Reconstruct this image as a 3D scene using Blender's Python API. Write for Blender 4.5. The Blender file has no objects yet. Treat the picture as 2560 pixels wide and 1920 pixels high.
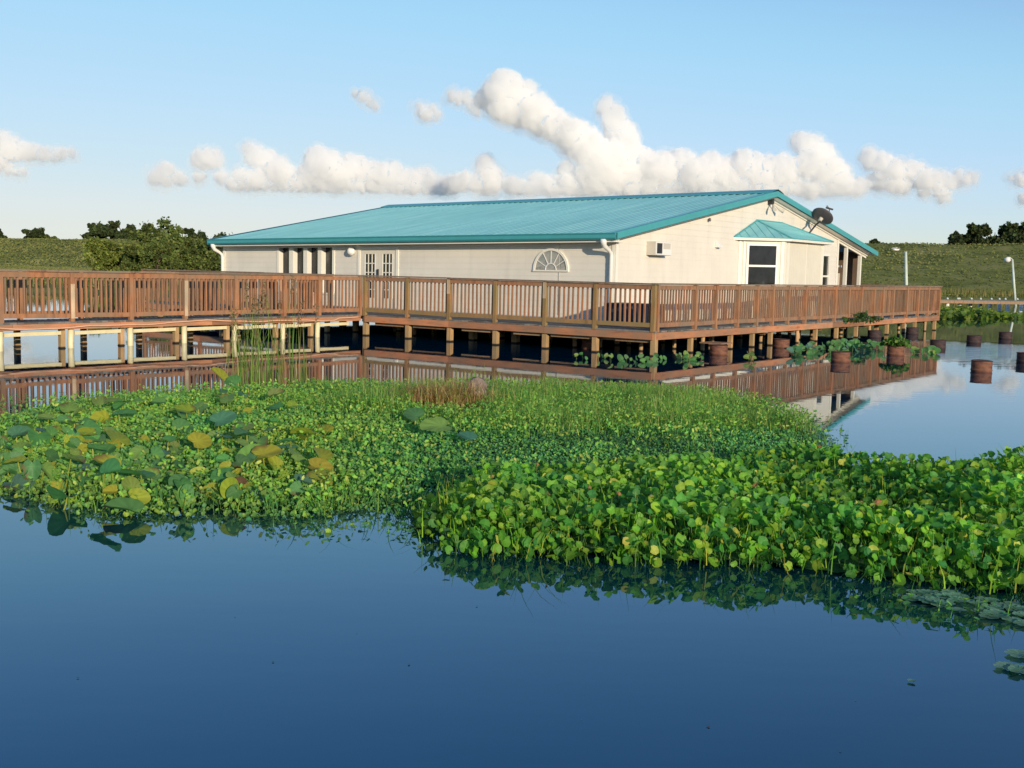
import bpy, math, random
import numpy as np
from mathutils import Vector, Matrix, noise
random.seed(7)
rng = np.random.default_rng(7)
S = bpy.context.scene
COL = S.collection
R = math.radians

# ------------------------------------------------------------------ camera
CH, PITCH, ROLL = 1.8, 0.0996, 0.0225
cam = bpy.data.objects.new('camera', bpy.data.cameras.new('camera'))
COL.objects.link(cam)
R0 = Vector((1, 0, 0)); U0 = Vector((0, math.sin(PITCH), math.cos(PITCH))); F0 = Vector((0, math.cos(PITCH), -math.sin(PITCH)))
c, s = math.cos(ROLL), math.sin(ROLL)
CR = R0 * c + U0 * s; CU = R0 * (-s) + U0 * c
m = Matrix.Identity(4)
for i in range(3):
    m[i][0] = CR[i]; m[i][1] = CU[i]; m[i][2] = -F0[i]
m[2][3] = CH
cam.matrix_world = m
cam.data.sensor_width = 36; cam.data.lens = 2826.5 / 2560 * 36
cam.data.clip_end = 30000
S.camera = cam

# ------------------------------------------------------------------ light
SUN_AZ = (0.385, -0.923)          # horizontal direction towards the sun
SUN_EL = R(11.5)
w = bpy.data.worlds.new('World'); S.world = w; w.use_nodes = True
nt = w.node_tree
bg = nt.nodes['Background']
sky = nt.nodes.new('ShaderNodeTexSky'); sky.sky_type = 'NISHITA'; sky.sun_disc = False
sky.sun_elevation = SUN_EL; sky.sun_rotation = math.atan2(SUN_AZ[0], SUN_AZ[1])
sky.air_density = 1.0; sky.dust_density = 0.0; sky.ozone_density = 2.2
# the phone's soft highlight shoulder on the sky: linear in the blue heights, compressed towards the bright horizon
sc0 = nt.nodes.new('ShaderNodeVectorMath'); sc0.operation = 'SCALE'; sc0.inputs['Scale'].default_value = 0.1
cv = nt.nodes.new('ShaderNodeRGBCurve'); cv.mapping.use_clip = False
for ci, pts in enumerate(([(0, 0), (.10, .15), (.22, .345), (.36, .50), (.57, .64), (.72, .73), (.9, .775), (1, .79)],
                          [(0, 0), (.17, .27), (.32, .535), (.41, .675), (.52, .725), (.77, .80), (.9, .82), (1, .83)],
                          [(0, 0), (.30, .53), (.46, .83), (.56, .93), (.70, .95), (1, .96)])):
    cu = cv.mapping.curves[ci]
    cu.points[0].location = pts[0]; cu.points[1].location = pts[-1]
    for q in pts[1:-1]: cu.points.new(*q)
cv.mapping.update()
sc1 = nt.nodes.new('ShaderNodeVectorMath'); sc1.operation = 'SCALE'; sc1.inputs['Scale'].default_value = 1 / (0.112 * 1.464)
nt.links.new(sky.outputs[0], sc0.inputs[0]); nt.links.new(sc0.outputs[0], cv.inputs['Color']); nt.links.new(cv.outputs[0], sc1.inputs[0]); srgb = nt.nodes.new('ShaderNodeSeparateColor'); nt.links.new(sky.outputs[0], srgb.inputs[0])
wm = nt.nodes.new('ShaderNodeMapRange'); wm.inputs[1].default_value = 3.8; wm.inputs[2].default_value = 8.0; nt.links.new(srgb.outputs[0], wm.inputs[0])
wx = nt.nodes.new('ShaderNodeMix'); wx.data_type = 'RGBA'; wx.blend_type = 'MULTIPLY'; wx.inputs[7].default_value = (1.0, 1.0, 0.84, 1)     # warm haze in the lowest sky
nt.links.new(wm.outputs[0], wx.inputs[0]); nt.links.new(sc1.outputs[0], wx.inputs[6]); nt.links.new(wx.outputs[2], bg.inputs[0])
bg.inputs[1].default_value = 0.112
sun = bpy.data.objects.new('sun', bpy.data.lights.new('sun', 'SUN')); COL.objects.link(sun)
sun.data.energy = 3.15; sun.data.angle = R(0.6); sun.data.color = (1.0, 0.83, 0.60)
sv = Vector((SUN_AZ[0] * math.cos(SUN_EL), SUN_AZ[1] * math.cos(SUN_EL), math.sin(SUN_EL)))
sun.rotation_euler = sv.to_track_quat('Z', 'Y').to_euler(); sun.location = (20, -20, 20)
S.view_settings.view_transform = 'Standard'; S.view_settings.look = 'None'
S.view_settings.exposure = 0.55; S.view_settings.gamma = 1
S.render.engine = 'CYCLES'
S.cycles.use_denoising = True
S.cycles.max_bounces = 24; S.cycles.diffuse_bounces = 3; S.cycles.glossy_bounces = 4
S.cycles.transmission_bounces = 4; S.cycles.transparent_max_bounces = 8; S.cycles.volume_bounces = 24
S.cycles.caustics_reflective = False; S.cycles.caustics_refractive = False

# ------------------------------------------------------------------ frame of the deck and house
BX, BY = 3.0769, 24.7556
DX, DY = -0.79825, 0.60233      # d axis: along the long front, to the left
NX, NY = 0.60233, 0.79825       # n axis: along the gable side, away
def W(d, n, z=0.0):
    return Vector((BX + d * DX + n * NX, BY + d * DY + n * NY, z))
def camray(x, y):
    xr, yr = x - 1280, y - 960
    X = xr * c + yr * s; Y = -xr * s + yr * c
    u = -Y / 2826.5
    return Vector((X / 2826.5, math.cos(PITCH) + u * math.sin(PITCH), -math.sin(PITCH) + u * math.cos(PITCH)))
def at_ground(x, y, z=0.0):
    v = camray(x, y); t = (z - CH) / v.z
    return Vector((v.x * t, v.y * t, z))
def at_dist(x, y, D):
    v = camray(x, y); return Vector((0, 0, CH)) + v * (D / v.y)

# ------------------------------------------------------------------ materials
def mat(name):
    m = bpy.data.materials.new(name); m.use_nodes = True
    n = m.node_tree.nodes; p = n['Principled BSDF']
    return m, m.node_tree, p
def nd(t, typ, **k):
    x = t.nodes.new(typ)
    for a, b in k.items(): setattr(x, a, b)
    return x
def noise_col(t, p, cols, scale=(1, 1, 1), nscale=5, detail=6, coord='Object', rough=0.6, pos=None, bump=0.0, bdist=0.01):
    """colour ramp of stretched noise -> base colour"""
    tc = nd(t, 'ShaderNodeTexCoord'); mp = nd(t, 'ShaderNodeMapping'); mp.inputs['Scale'].default_value = scale
    t.links.new(tc.outputs[coord], mp.inputs[0])
    no = nd(t, 'ShaderNodeTexNoise'); no.inputs['Scale'].default_value = nscale; no.inputs['Detail'].default_value = detail
    no.inputs['Roughness'].default_value = rough
    t.links.new(mp.outputs[0], no.inputs['Vector'])
    cr = nd(t, 'ShaderNodeValToRGB')
    e = cr.color_ramp.elements
    k = len(cols); pos = pos or [0.3 + 0.4 * i / (k - 1) for i in range(k)]
    while len(e) < k: e.new(0.5)
    for i in range(k):
        e[i].position = pos[i]; e[i].color = (*cols[i], 1)
    t.links.new(no.outputs['Fac'], cr.inputs[0])
    t.links.new(cr.outputs[0], p.inputs['Base Color'])
    if bump:
        b = nd(t, 'ShaderNodeBump'); b.inputs['Strength'].default_value = bump; b.inputs['Distance'].default_value = bdist
        t.links.new(no.outputs['Fac'], b.inputs['Height']); t.links.new(b.outputs[0], p.inputs['Normal'])
    return no, cr, mp
def mix_rgb(t, fac, a, b, mode='MIX'):
    x = nd(t, 'ShaderNodeMix', data_type='RGBA', blend_type=mode)
    for sock, v in ((x.inputs[0], fac), (x.inputs[6], a), (x.inputs[7], b)):
        if isinstance(v, (int, float)): sock.default_value = v
        elif isinstance(v, tuple): sock.default_value = (*v, 1)
        else: t.links.new(v, sock)
    return x.outputs[2]

def wood(name, a, b, cdark, rough=0.75, scale=(1, 1, 0.25), ns=9, moss=None, tide=False):
    m, t, p = mat(name)
    no, cr, mp = noise_col(t, p, [cdark, a, b], scale=scale, nscale=ns, detail=8, pos=[0.28, 0.5, 0.72], bump=0.35, bdist=0.004)
    # blotchy weathering on a larger scale
    g = nd(t, 'ShaderNodeNewGeometry')
    n2 = nd(t, 'ShaderNodeTexNoise'); n2.inputs['Scale'].default_value = 1.7; n2.inputs['Detail'].default_value = 5
    t.links.new(g.outputs['Position'], n2.inputs['Vector'])
    r2 = nd(t, 'ShaderNodeMapRange'); r2.inputs[1].default_value = 0.35; r2.inputs[2].default_value = 0.7
    t.links.new(n2.outputs[0], r2.inputs[0])
    grey = (a[0] * 0.5 + 0.07, a[1] * 0.6 + 0.07, a[2] * 0.6 + 0.06)
    o = mix_rgb(t, r2.outputs[0], cr.outputs[0], moss or grey)
    # each board / picket takes its own tone
    v = nd(t, 'ShaderNodeMapRange'); v.inputs[3].default_value = 0.58; v.inputs[4].default_value = 1.38
    t.links.new(g.outputs['Random Per Island'], v.inputs[0])
    cc = nd(t, 'ShaderNodeCombineColor')
    for i in range(3): t.links.new(v.outputs[0], cc.inputs[i])
    o2 = mix_rgb(t, 1.0, o, cc.outputs[0], 'MULTIPLY')
    if tide:      # black tide mark left by the changing water level
        sx = nd(t, 'ShaderNodeSeparateXYZ'); t.links.new(g.outputs['Position'], sx.inputs[0])
        r3 = nd(t, 'ShaderNodeMapRange'); r3.inputs[1].default_value = 0.045; r3.inputs[2].default_value = 0.02
        t.links.new(sx.outputs['Z'], r3.inputs[0])
        o2 = mix_rgb(t, r3.outputs[0], o2, (0.015, 0.012, 0.01))
    t.links.new(o2, p.inputs['Base Color'])
    p.inputs['Roughness'].default_value = rough
    return m
M = {}
M['rail'] = wood('stained_rail_wood', (0.36, 0.155, 0.072), (0.46, 0.215, 0.10), (0.17, 0.075, 0.042))
M['rail_grey'] = wood('weathered_rail_wood', (0.29, 0.14, 0.075), (0.40, 0.20, 0.105), (0.13, 0.068, 0.04))
M['cap'] = wood('weathered_cap_wood', (0.19, 0.12, 0.08), (0.27, 0.17, 0.11), (0.09, 0.06, 0.045))
M['mossy'] = wood('mossy_wood', (0.31, 0.165, 0.07), (0.37, 0.205, 0.085), (0.15, 0.10, 0.04), moss=(0.24, 0.18, 0.075))
M['fascia'] = wood('fascia_wood', (0.42, 0.17, 0.08), (0.48, 0.21, 0.10), (0.22, 0.09, 0.05), scale=(0.4, 0.4, 2.5), ns=6)
M['floor'] = wood('grey_deck_boards', (0.16, 0.14, 0.13), (0.22, 0.19, 0.17), (0.08, 0.07, 0.07))
M['pile'] = wood('tan_pile_wood', (0.48, 0.29, 0.14), (0.58, 0.37, 0.19), (0.22, 0.13, 0.07), moss=(0.34, 0.24, 0.12), tide=True)
M['joist'] = wood('joist_wood', (0.30, 0.17, 0.09), (0.36, 0.21, 0.11), (0.13, 0.08, 0.05))

def plain(name, col, rough=0.5, metal=0.0, spec=0.5, var=0.12, ns=3, bump=0.0):
    m, t, p = mat(name)
    a = tuple(x * (1 - var) for x in col); b = tuple(min(1, x * (1 + var)) for x in col)
    noise_col(t, p, [a, b], nscale=ns, bump=bump)
    p.inputs['Roughness'].default_value = rough; p.inputs['Metallic'].default_value = metal
    p.inputs['Specular IOR Level'].default_value = spec
    return m
M['siding'] = plain('cream_siding_paint', (0.73, 0.695, 0.625), 0.55, var=0.05, ns=1.2)
# faint grime runs down the siding
m = M['siding']; t = m.node_tree; p = t.nodes['Principled BSDF']; src = p.inputs['Base Color'].links[0].from_socket
gg = nd(t, 'ShaderNodeNewGeometry'); mp = nd(t, 'ShaderNodeMapping'); mp.inputs['Scale'].default_value = (2.2, 2.2, 0.22); t.links.new(gg.outputs['Position'], mp.inputs[0])
nn = nd(t, 'ShaderNodeTexNoise'); nn.inputs['Scale'].default_value = 2.0; nn.inputs['Detail'].default_value = 7; t.links.new(mp.outputs[0], nn.inputs['Vector'])
rr = nd(t, 'ShaderNodeMapRange'); rr.inputs[1].default_value = 0.52; rr.inputs[2].default_value = 0.78; rr.inputs[4].default_value = 0.22; t.links.new(nn.outputs[0], rr.inputs[0])
t.links.new(mix_rgb(t, rr.outputs[0], src, (0.42, 0.41, 0.38)), p.inputs['Base Color'])
M['trim'] = plain('white_trim_paint', (0.79, 0.77, 0.70), 0.45, var=0.04)
M['panel'] = plain('cream_panel_paint', (0.70, 0.665, 0.57), 0.55, var=0.05, ns=1.5)
M['door'] = plain('door_paint', (0.70, 0.66, 0.58), 0.4, var=0.03)
M['bare'] = wood('bare_pale_wood', (0.60, 0.42, 0.27), (0.70, 0.52, 0.34), (0.36, 0.22, 0.13))
M['bar'] = plain('cream_pipe', (0.74, 0.66, 0.42), 0.5, var=0.1, ns=6)
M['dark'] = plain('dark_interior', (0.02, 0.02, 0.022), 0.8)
M['brown'] = plain('brown_porch_wall', (0.16, 0.11, 0.08), 0.8)
M['black'] = plain('black_metal', (0.025, 0.023, 0.024), 0.45, var=0.2)
M['dish'] = plain('dark_grey_dish', (0.085, 0.075, 0.08), 0.5)
M['white'] = plain('white_plastic', (0.78, 0.78, 0.76), 0.35, var=0.03)
M['acgrey'] = plain('ac_casing', (0.55, 0.52, 0.46), 0.5, var=0.04)
M['galv'] = plain('galvanised_pole', (0.50, 0.58, 0.52), 0.5, var=0.1)
M['hose'] = plain('pale_hose', (0.72, 0.42, 0.27), 0.5, var=0.1)
M['concrete'] = plain('grey_stone', (0.22, 0.165, 0.135), 0.9, var=0.45, ns=14, bump=0.6)
M['tarp'] = plain('dark_blue_tarp', (0.03, 0.035, 0.06), 0.6, var=0.3, ns=8)
# roof metal: faded teal paint
m, t, p = mat('teal_roof_paint')
no, cr, mp = noise_col(t, p, [(0.16, 0.41, 0.46), (0.20, 0.48, 0.525), (0.26, 0.55, 0.57)], scale=(2.6, 0.16, 1), nscale=1.6, detail=6, pos=[0.3, 0.52, 0.72])
gp_ = nd(t, 'ShaderNodeNewGeometry'); cx = nd(t, 'ShaderNodeCombineXYZ')          # streaks run down the slope
for k_, ax_ in enumerate(((DX, DY, 0), (NX, NY, 0))):
    dt = nd(t, 'ShaderNodeVectorMath', operation='DOT_PRODUCT'); dt.inputs[1].default_value = ax_
    t.links.new(gp_.outputs['Position'], dt.inputs[0]); t.links.new(dt.outputs['Value'], cx.inputs[k_])
t.links.new(cx.outputs[0], mp.inputs[0])
n2 = nd(t, 'ShaderNodeTexNoise'); n2.inputs['Scale'].default_value = 0.22; n2.inputs['Detail'].default_value = 3
tc = nd(t, 'ShaderNodeNewGeometry'); t.links.new(tc.outputs['Position'], n2.inputs['Vector'])
rr = nd(t, 'ShaderNodeMapRange'); rr.inputs[1].default_value = 0.35; rr.inputs[2].default_value = 0.65; rr.inputs[3].default_value = 0.24; rr.inputs[4].default_value = 0.46
t.links.new(n2.outputs[0], rr.inputs[0]); t.links.new(rr.outputs[0], p.inputs['Roughness'])
M['roof'] = m
M['gutter'] = plain('teal_gutter_paint', (0.06, 0.33, 0.37), 0.35, var=0.06)
# glass
m, t, p = mat('dark_window_glass')
noise_col(t, p, [(0.008, 0.01, 0.014), (0.018, 0.02, 0.026), (0.09, 0.095, 0.10)], scale=(1, 1, 0.7), nscale=2.4, detail=4, pos=[0.35, 0.55, 0.74]); p.inputs['Roughness'].default_value = 0.05  # dark room and patchy reflections are put into the pane colour
M['glass'] = m
m, t, p = mat('pale_window_glass')
noise_col(t, p, [(0.25, 0.27, 0.29), (0.38, 0.38, 0.36), (0.08, 0.08, 0.09)], nscale=3, pos=[0.35, 0.55, 0.7]); p.inputs['Roughness'].default_value = 0.1
M['glass_pale'] = m
# rust
def rust(name, lo, mid, hi):
    m, t, p = mat(name)
    noise_col(t, p, [lo, mid, hi], scale=(1, 1, 2.2), nscale=7, detail=8, pos=[0.3, 0.5, 0.72], bump=0.5, bdist=0.006)
    p.inputs['Roughness'].default_value = 0.8
    return m
M['rust'] = rust('rusty_orange_drum', (0.05, 0.024, 0.02), (0.16, 0.065, 0.04), (0.23, 0.10, 0.055))
M['rust_dark'] = rust('dark_rusty_drum', (0.015, 0.012, 0.018), (0.035, 0.022, 0.026), (0.09, 0.04, 0.03))
# water
m, t, p = mat('pond_water')
p.inputs['Base Color'].default_value = (0.0, 0.020, 0.048, 1); p.inputs['Roughness'].default_value = 0.015
p.inputs['IOR'].default_value = 2.2; p.inputs['Specular Tint'].default_value = (0.16, 0.70, 1.0, 1)
tc = nd(t, 'ShaderNodeNewGeometry')
mp = nd(t, 'ShaderNodeMapping'); mp.inputs['Scale'].default_value = (1.0, 2.6, 1); t.links.new(tc.outputs['Position'], mp.inputs[0])
n1 = nd(t, 'ShaderNodeTexNoise'); n1.inputs['Scale'].default_value = 1.6; n1.inputs['Detail'].default_value = 3
t.links.new(mp.outputs[0], n1.inputs['Vector'])
b1 = nd(t, 'ShaderNodeBump'); b1.inputs['Strength'].default_value = 0.25; b1.inputs['Distance'].default_value = 0.0022
t.links.new(n1.outputs[0], b1.inputs['Height'])
# a wavelet train crossing the open water among the drums
vd = nd(t, 'ShaderNodeVectorMath', operation='DISTANCE'); vd.inputs[1].default_value = (13.0, 29.0, 0)
t.links.new(tc.outputs['Position'], vd.inputs[0])
mk = nd(t, 'ShaderNodeMapRange'); mk.inputs[1].default_value = 5.5; mk.inputs[2].default_value = 1.0
t.links.new(vd.outputs['Value'], mk.inputs[0])
wv = nd(t, 'ShaderNodeTexWave'); wv.wave_type = 'BANDS'; wv.bands_direction = 'Y'
wv.inputs['Scale'].default_value = 0.8; wv.inputs['Distortion'].default_value = 3.0; wv.inputs['Detail'].default_value = 2
t.links.new(tc.outputs['Position'], wv.inputs['Vector'])
mu = nd(t, 'ShaderNodeMath', operation='MULTIPLY'); t.links.new(wv.outputs[1], mu.inputs[0]); t.links.new(mk.outputs[0], mu.inputs[1])
b2 = nd(t, 'ShaderNodeBump'); b2.inputs['Strength'].default_value = 0.8; b2.inputs['Distance'].default_value = 0.008
t.links.new(mu.outputs[0], b2.inputs['Height']); t.links.new(b1.outputs[0], b2.inputs['Normal'])
t.links.new(b2.outputs[0], p.inputs['Normal'])
M['water'] = m
# ground / levee grass
m, t, p = mat('levee_grass')
noise_col(t, p, [(0.13, 0.15, 0.04), (0.19, 0.21, 0.06), (0.27, 0.26, 0.10)], nscale=0.25, detail=10, bump=0.5, bdist=0.3, pos=[0.35, 0.5, 0.66])
p.inputs['Roughness'].default_value = 1.0; p.inputs['Specular IOR Level'].default_value = 0.1
M['levee'] = m
def leafmat(name, transl=0.48, rough=0.52, spec=0.38):
    m, t, p = mat(name)
    a = nd(t, 'ShaderNodeAttribute'); a.attribute_name = 'Col'
    t.links.new(a.outputs['Color'], p.inputs['Base Color'])
    p.inputs['Roughness'].default_value = rough; p.inputs['Specular IOR Level'].default_value = spec
    tr = nd(t, 'ShaderNodeBsdfTranslucent')
    o = mix_rgb(t, 1.0, a.outputs['Color'], (1.6, 1.5, 0.8), 'MULTIPLY')
    t.links.new(o, tr.inputs[0])
    mx = nd(t, 'ShaderNodeMixShader'); mx.inputs[0].default_value = transl
    t.links.new(p.outputs[0], mx.inputs[1]); t.links.new(tr.outputs[0], mx.inputs[2])
    t.links.new(mx.outputs[0], t.nodes['Material Output'].inputs[0])
    return m
M['leaf'] = leafmat('leaf_blades')
M['leaf_far'] = leafmat('tree_leaves', 0.25, 0.8, 0.15)
M['bark'] = plain('bark', (0.09, 0.065, 0.05), 0.9, var=0.3, ns=8)
M['mud'] = plain('wet_mud', (0.03, 0.024, 0.015), 0.6, var=0.4, ns=6)

# ------------------------------------------------------------------ mesh helpers
def shear(v):            # the house settles a little towards its left end
    d = (v.x - BX) * DX + (v.y - BY) * DY
    return Vector((v.x, v.y, v.z - 0.0116 * (d - 2.6) * min(1, max(0, (v.z - 0.6) / 1.2))))
class MB:
    def __init__(s): s.v = []; s.f = []; s.smooth = []
    def quad(s, pts, sm=False):
        i = len(s.v); s.v += [Vector(p) for p in pts]; s.f.append(tuple(range(i, i + len(pts)))); s.smooth.append(sm)
    def hexa(s, p):      # 8 points: bottom 4 ccw, top 4
        i = len(s.v); s.v += [Vector(q) for q in p]
        for f in ((3, 2, 1, 0), (4, 5, 6, 7), (0, 1, 5, 4), (1, 2, 6, 5), (2, 3, 7, 6), (3, 0, 4, 7)):
            s.f.append(tuple(i + k for k in f)); s.smooth.append(False)
    def bx(s, d0, d1, n0, n1, z0, z1):
        s.hexa([W(d0, n0, z0), W(d1, n0, z0), W(d1, n1, z0), W(d0, n1, z0), W(d0, n0, z1), W(d1, n0, z1), W(d1, n1, z1), W(d0, n1, z1)])
        return s
    def beam(s, P, Q, wd, ht, up=Vector((0, 0, 1))):
        P = Vector(P); Q = Vector(Q); a = (Q - P).normalized(); r = a.cross(up)
        if r.length < 1e-4: r = a.cross(Vector((0, 1, 0)))
        r.normalize(); u = r.cross(a)
        r = r * wd / 2; u = u * ht / 2
        s.hexa([P - r - u, Q - r - u, Q + r - u, P + r - u, P - r + u, Q - r + u, Q + r + u, P + r + u]); return s
    def tube(s, pts, rad, seg=10, cap=True):
        pts = [Vector(p) for p in pts]; k = len(pts)
        if not isinstance(rad, (list, tuple)): rad = [rad] * k
        i0 = len(s.v); prev = None
        for j in range(k):
            a = (pts[min(j + 1, k - 1)] - pts[max(j - 1, 0)]).normalized()
            if prev is None:
                r = a.cross(Vector((0, 0, 1)))
                if r.length < 1e-3: r = a.cross(Vector((0, 1, 0)))
            else: r = prev - a * prev.dot(a)
            r.normalize(); prev = r; u = a.cross(r)
            for q in range(seg):
                th = 2 * math.pi * q / seg
                s.v.append(pts[j] + (r * math.cos(th) + u * math.sin(th)) * rad[j])
        for j in range(k - 1):
            for q in range(seg):
                q2 = (q + 1) % seg
                s.f.append((i0 + j * seg + q, i0 + j * seg + q2, i0 + (j + 1) * seg + q2, i0 + (j + 1) * seg + q)); s.smooth.append(True)
        if cap:
            s.f.append(tuple(i0 + q for q in range(seg))[::-1]); s.smooth.append(False)
            s.f.append(tuple(i0 + (k - 1) * seg + q for q in range(seg))); s.smooth.append(False)
        return s
    def lathe(s, cen, prof, seg=24, axis=Vector((0, 0, 1))):
        axis = Vector(axis).normalized(); r = axis.orthogonal().normalized(); u = axis.cross(r); i0 = len(s.v); cen = Vector(cen)
        for (rr, h) in prof:
            for q in range(seg):
                th = 2 * math.pi * q / seg
                s.v.append(cen + axis * h + (r * math.cos(th) + u * math.sin(th)) * rr)
        for j in range(len(prof) - 1):
            for q in range(seg):
                q2 = (q + 1) % seg
                s.f.append((i0 + j * seg + q, i0 + j * seg + q2, i0 + (j + 1) * seg + q2, i0 + (j + 1) * seg + q)); s.smooth.append(True)
        return s
    def build(s, name, material, parent=None, house=False, loc=None):
        off = Vector((0, 0, 0))
        if parent is not None:
            q = parent
            while q is not None: off = off + q.location; q = q.parent
        vs = [shear(v) for v in s.v] if house else s.v
        me = bpy.data.meshes.new(name)
        if loc is None: loc = Vector((0, 0, 0)) if parent is not None else sum(vs, Vector()) / max(1, len(vs))
        me.from_pydata([tuple(v - off - loc) for v in vs], [], s.f)
        me.polygons.foreach_set('use_smooth', s.smooth)
        me.materials.append(material); me.update()
        o = bpy.data.objects.new(name, me); COL.objects.link(o); o.location = loc
        if parent is not None: o.parent = parent
        return o
def empty(name, loc, label, cat, group=None):
    o = bpy.data.objects.new(name, None); COL.objects.link(o); o.location = loc; o.empty_display_size = 0.2
    o['label'] = label; o['category'] = cat
    if group: o['group'] = group
    return o
def tag(o, label=None, cat=None, group=None, kind=None):
    if label: o['label'] = label
    if cat: o['category'] = cat
    if group: o['group'] = group
    if kind: o['kind'] = kind
    return o
def fast_mesh(name, V, F, material, col=None, parent=None, smooth=False, loc=(0, 0, 0)):
    """V (n,3), F (m,k) equal-sized faces"""
    V = np.asarray(V, dtype=np.float32) - np.array(loc, dtype=np.float32); F = np.asarray(F, dtype=np.int32)
    off = np.zeros(3, dtype=np.float32); q = parent
    while q is not None: off += np.array(q.location, dtype=np.float32); q = q.parent
    V = V - off
    me = bpy.data.meshes.new(name); me.vertices.add(len(V)); me.vertices.foreach_set('co', V.ravel())
    k = F.shape[1]
    me.loops.add(F.size); me.loops.foreach_set('vertex_index', F.ravel())
    me.polygons.add(len(F)); me.polygons.foreach_set('loop_start', np.arange(0, F.size, k, dtype=np.int32))
    me.polygons.foreach_set('use_smooth', np.full(len(F), smooth))
    me.update(calc_edges=True)
    if col is not None:
        a = me.color_attributes.new('Col', 'FLOAT_COLOR', 'POINT')
        a.data.foreach_set('color', np.c_[col, np.ones(len(col))].astype(np.float32).ravel())
    me.materials.append(material)
    o = bpy.data.objects.new(name, me); COL.objects.link(o); o.location = loc
    if parent is not None: o.parent = parent
    return o

# ------------------------------------------------------------------ leaves
def frames(nrm):
    nrm = nrm / np.linalg.norm(nrm, axis=1)[:, None]
    ref = np.where(np.abs(nrm[:, 2:3]) < 0.9, np.array([[0, 0, 1.0]]), np.array([[0, 1.0, 0]]))
    u = np.cross(nrm, ref); u /= np.linalg.norm(u, axis=1)[:, None]
    v = np.cross(nrm, u)
    th = rng.uniform(0, 2 * np.pi, len(nrm))[:, None]
    return u * np.cos(th) + v * np.sin(th), -u * np.sin(th) + v * np.cos(th), nrm
def discs(cen, rad, nrm, col, k=8, cup=0.18, elong=1.0, notch=True, spin=True):
    """round leaves: rim of k points and a centre, as triangles"""
    N = len(cen); u, v, n = frames(nrm)
    th = np.linspace(0, 2 * np.pi, k, endpoint=False)
    rr = np.ones(k)
    if notch: rr[0] = 0.62
    jit = 1 + rng.normal(0, 0.06, (N, k))
    cu = (np.cos(th) * rr)[None, :] * jit * elong; cv = (np.sin(th) * rr)[None, :] * jit
    cw = cup * (1 + rng.normal(0, 0.5, (N, k)))
    rim = cen[:, None, :] + rad[:, None, None] * (cu[..., None] * u[:, None] + cv[..., None] * v[:, None] + cw[..., None] * n[:, None])
    V = np.concatenate([cen[:, None, :], rim], 1).reshape(-1, 3)
    base = (np.arange(N) * (k + 1))[:, None, None]
    tri = np.array([[0, 1 + i, 1 + (i + 1) % k] for i in range(k)])[None]
    F = (base + tri).reshape(-1, 3)
    C = np.repeat(col[:, None, :], k + 1, 1)
    C[:, 0] *= 1.25
    return V, F, C.reshape(-1, 3)
def stalks(p0, p1, wd, col, bend=0.0):
    """three-sided tapering stalks p0 -> p1"""
    N = len(p0); a = p1 - p0; L = np.linalg.norm(a, axis=1)[:, None]; a = a / np.maximum(L, 1e-6)
    u, v, _ = frames(a)
    mid = (p0 + p1) / 2 + u * (L * bend)
    V = []
    for P, sc in ((p0, 1.0), (mid, 0.8), (p1, 0.5)):
        for k in range(3):
            th = 2 * np.pi * k / 3
            V.append(P + (u * np.cos(th) + v * np.sin(th)) * (wd * sc)[:, None])
    V = np.stack(V, 1).reshape(-1, 3)
    t = []
    for r in range(2):
        for k in range(3):
            k2 = (k + 1) % 3; A, B, C_, D = r * 3 + k, r * 3 + k2, r * 3 + 3 + k2, r * 3 + 3 + k
            t += [[A, B, C_], [A, C_, D]]
    F = ((np.arange(N) * 9)[:, None, None] + np.array(t)[None]).reshape(-1, 3)
    return V, F, np.repeat(col, 9, 0)
def blades(p0, L, lean, wd, col, seg=3):
    """grass blades as curved tapering strips"""
    N = len(p0); az = rng.uniform(0, 2 * np.pi, N); dirv = np.stack([np.cos(az), np.sin(az), np.zeros(N)], 1)
    side = np.stack([-np.sin(az + rng.normal(0, 0.6, N)), np.cos(az), np.zeros(N)], 1)
    V = []
    for j in range(seg + 1):
        tt = j / seg
        P = p0 + np.array([0, 0, 1.0]) * (L * tt * (1 - 0.25 * lean * tt))[:, None] + dirv * (L * lean * tt * tt)[:, None]
        wj = (wd * (1 - tt) ** 0.7 + 0.0004)[:, None]
        V += [P - side * wj, P + side * wj]
    V = np.stack(V, 1).reshape(-1, 3)
    t = []
    for j in range(seg):
        a = 2 * j; t += [[a, a + 1, a + 3], [a, a + 3, a + 2]]
    F = ((np.arange(N) * 2 * (seg + 1))[:, None, None] + np.array(t)[None]).reshape(-1, 3)
    C = np.repeat(col[:, None, :], 2 * (seg + 1), 1)
    return V, F, C.reshape(-1, 3)
def merge(parts):
    V, F, C, o = [], [], [], 0
    for v, f, cc in parts:
        V.append(v); F.append(f + o); C.append(cc); o += len(v)
    return np.concatenate(V), np.concatenate(F), np.concatenate(C)
def inpoly(P, poly):
    x, y = P[:, 0], P[:, 1]; r = np.zeros(len(P), bool); n = len(poly)
    for i in range(n):
        x0, y0 = poly[i]; x1, y1 = poly[(i + 1) % n]
        cnd = ((y0 > y) != (y1 > y)); xx = (x1 - x0) * (y - y0) / (y1 - y0 + 1e-12) + x0
        r ^= cnd & (x < xx)
    return r
def scatter(poly, dens):
    a = np.array(poly); lo, hi = a.min(0), a.max(0)
    n = int((hi[0] - lo[0]) * (hi[1] - lo[1]) * dens)
    P = rng.uniform(lo, hi, (n, 2)); return P[inpoly(P, poly)]
def edgedist(P, poly):
    best = np.full(len(P), 1e9)
    for i in range(len(poly)):
        a = np.array(poly[i]); b = np.array(poly[(i + 1) % len(poly)]); ab = b - a
        t = np.clip(((P - a) @ ab) / (ab @ ab), 0, 1); q = a + t[:, None] * ab
        best = np.minimum(best, np.linalg.norm(P - q, axis=1))
    return best
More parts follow.
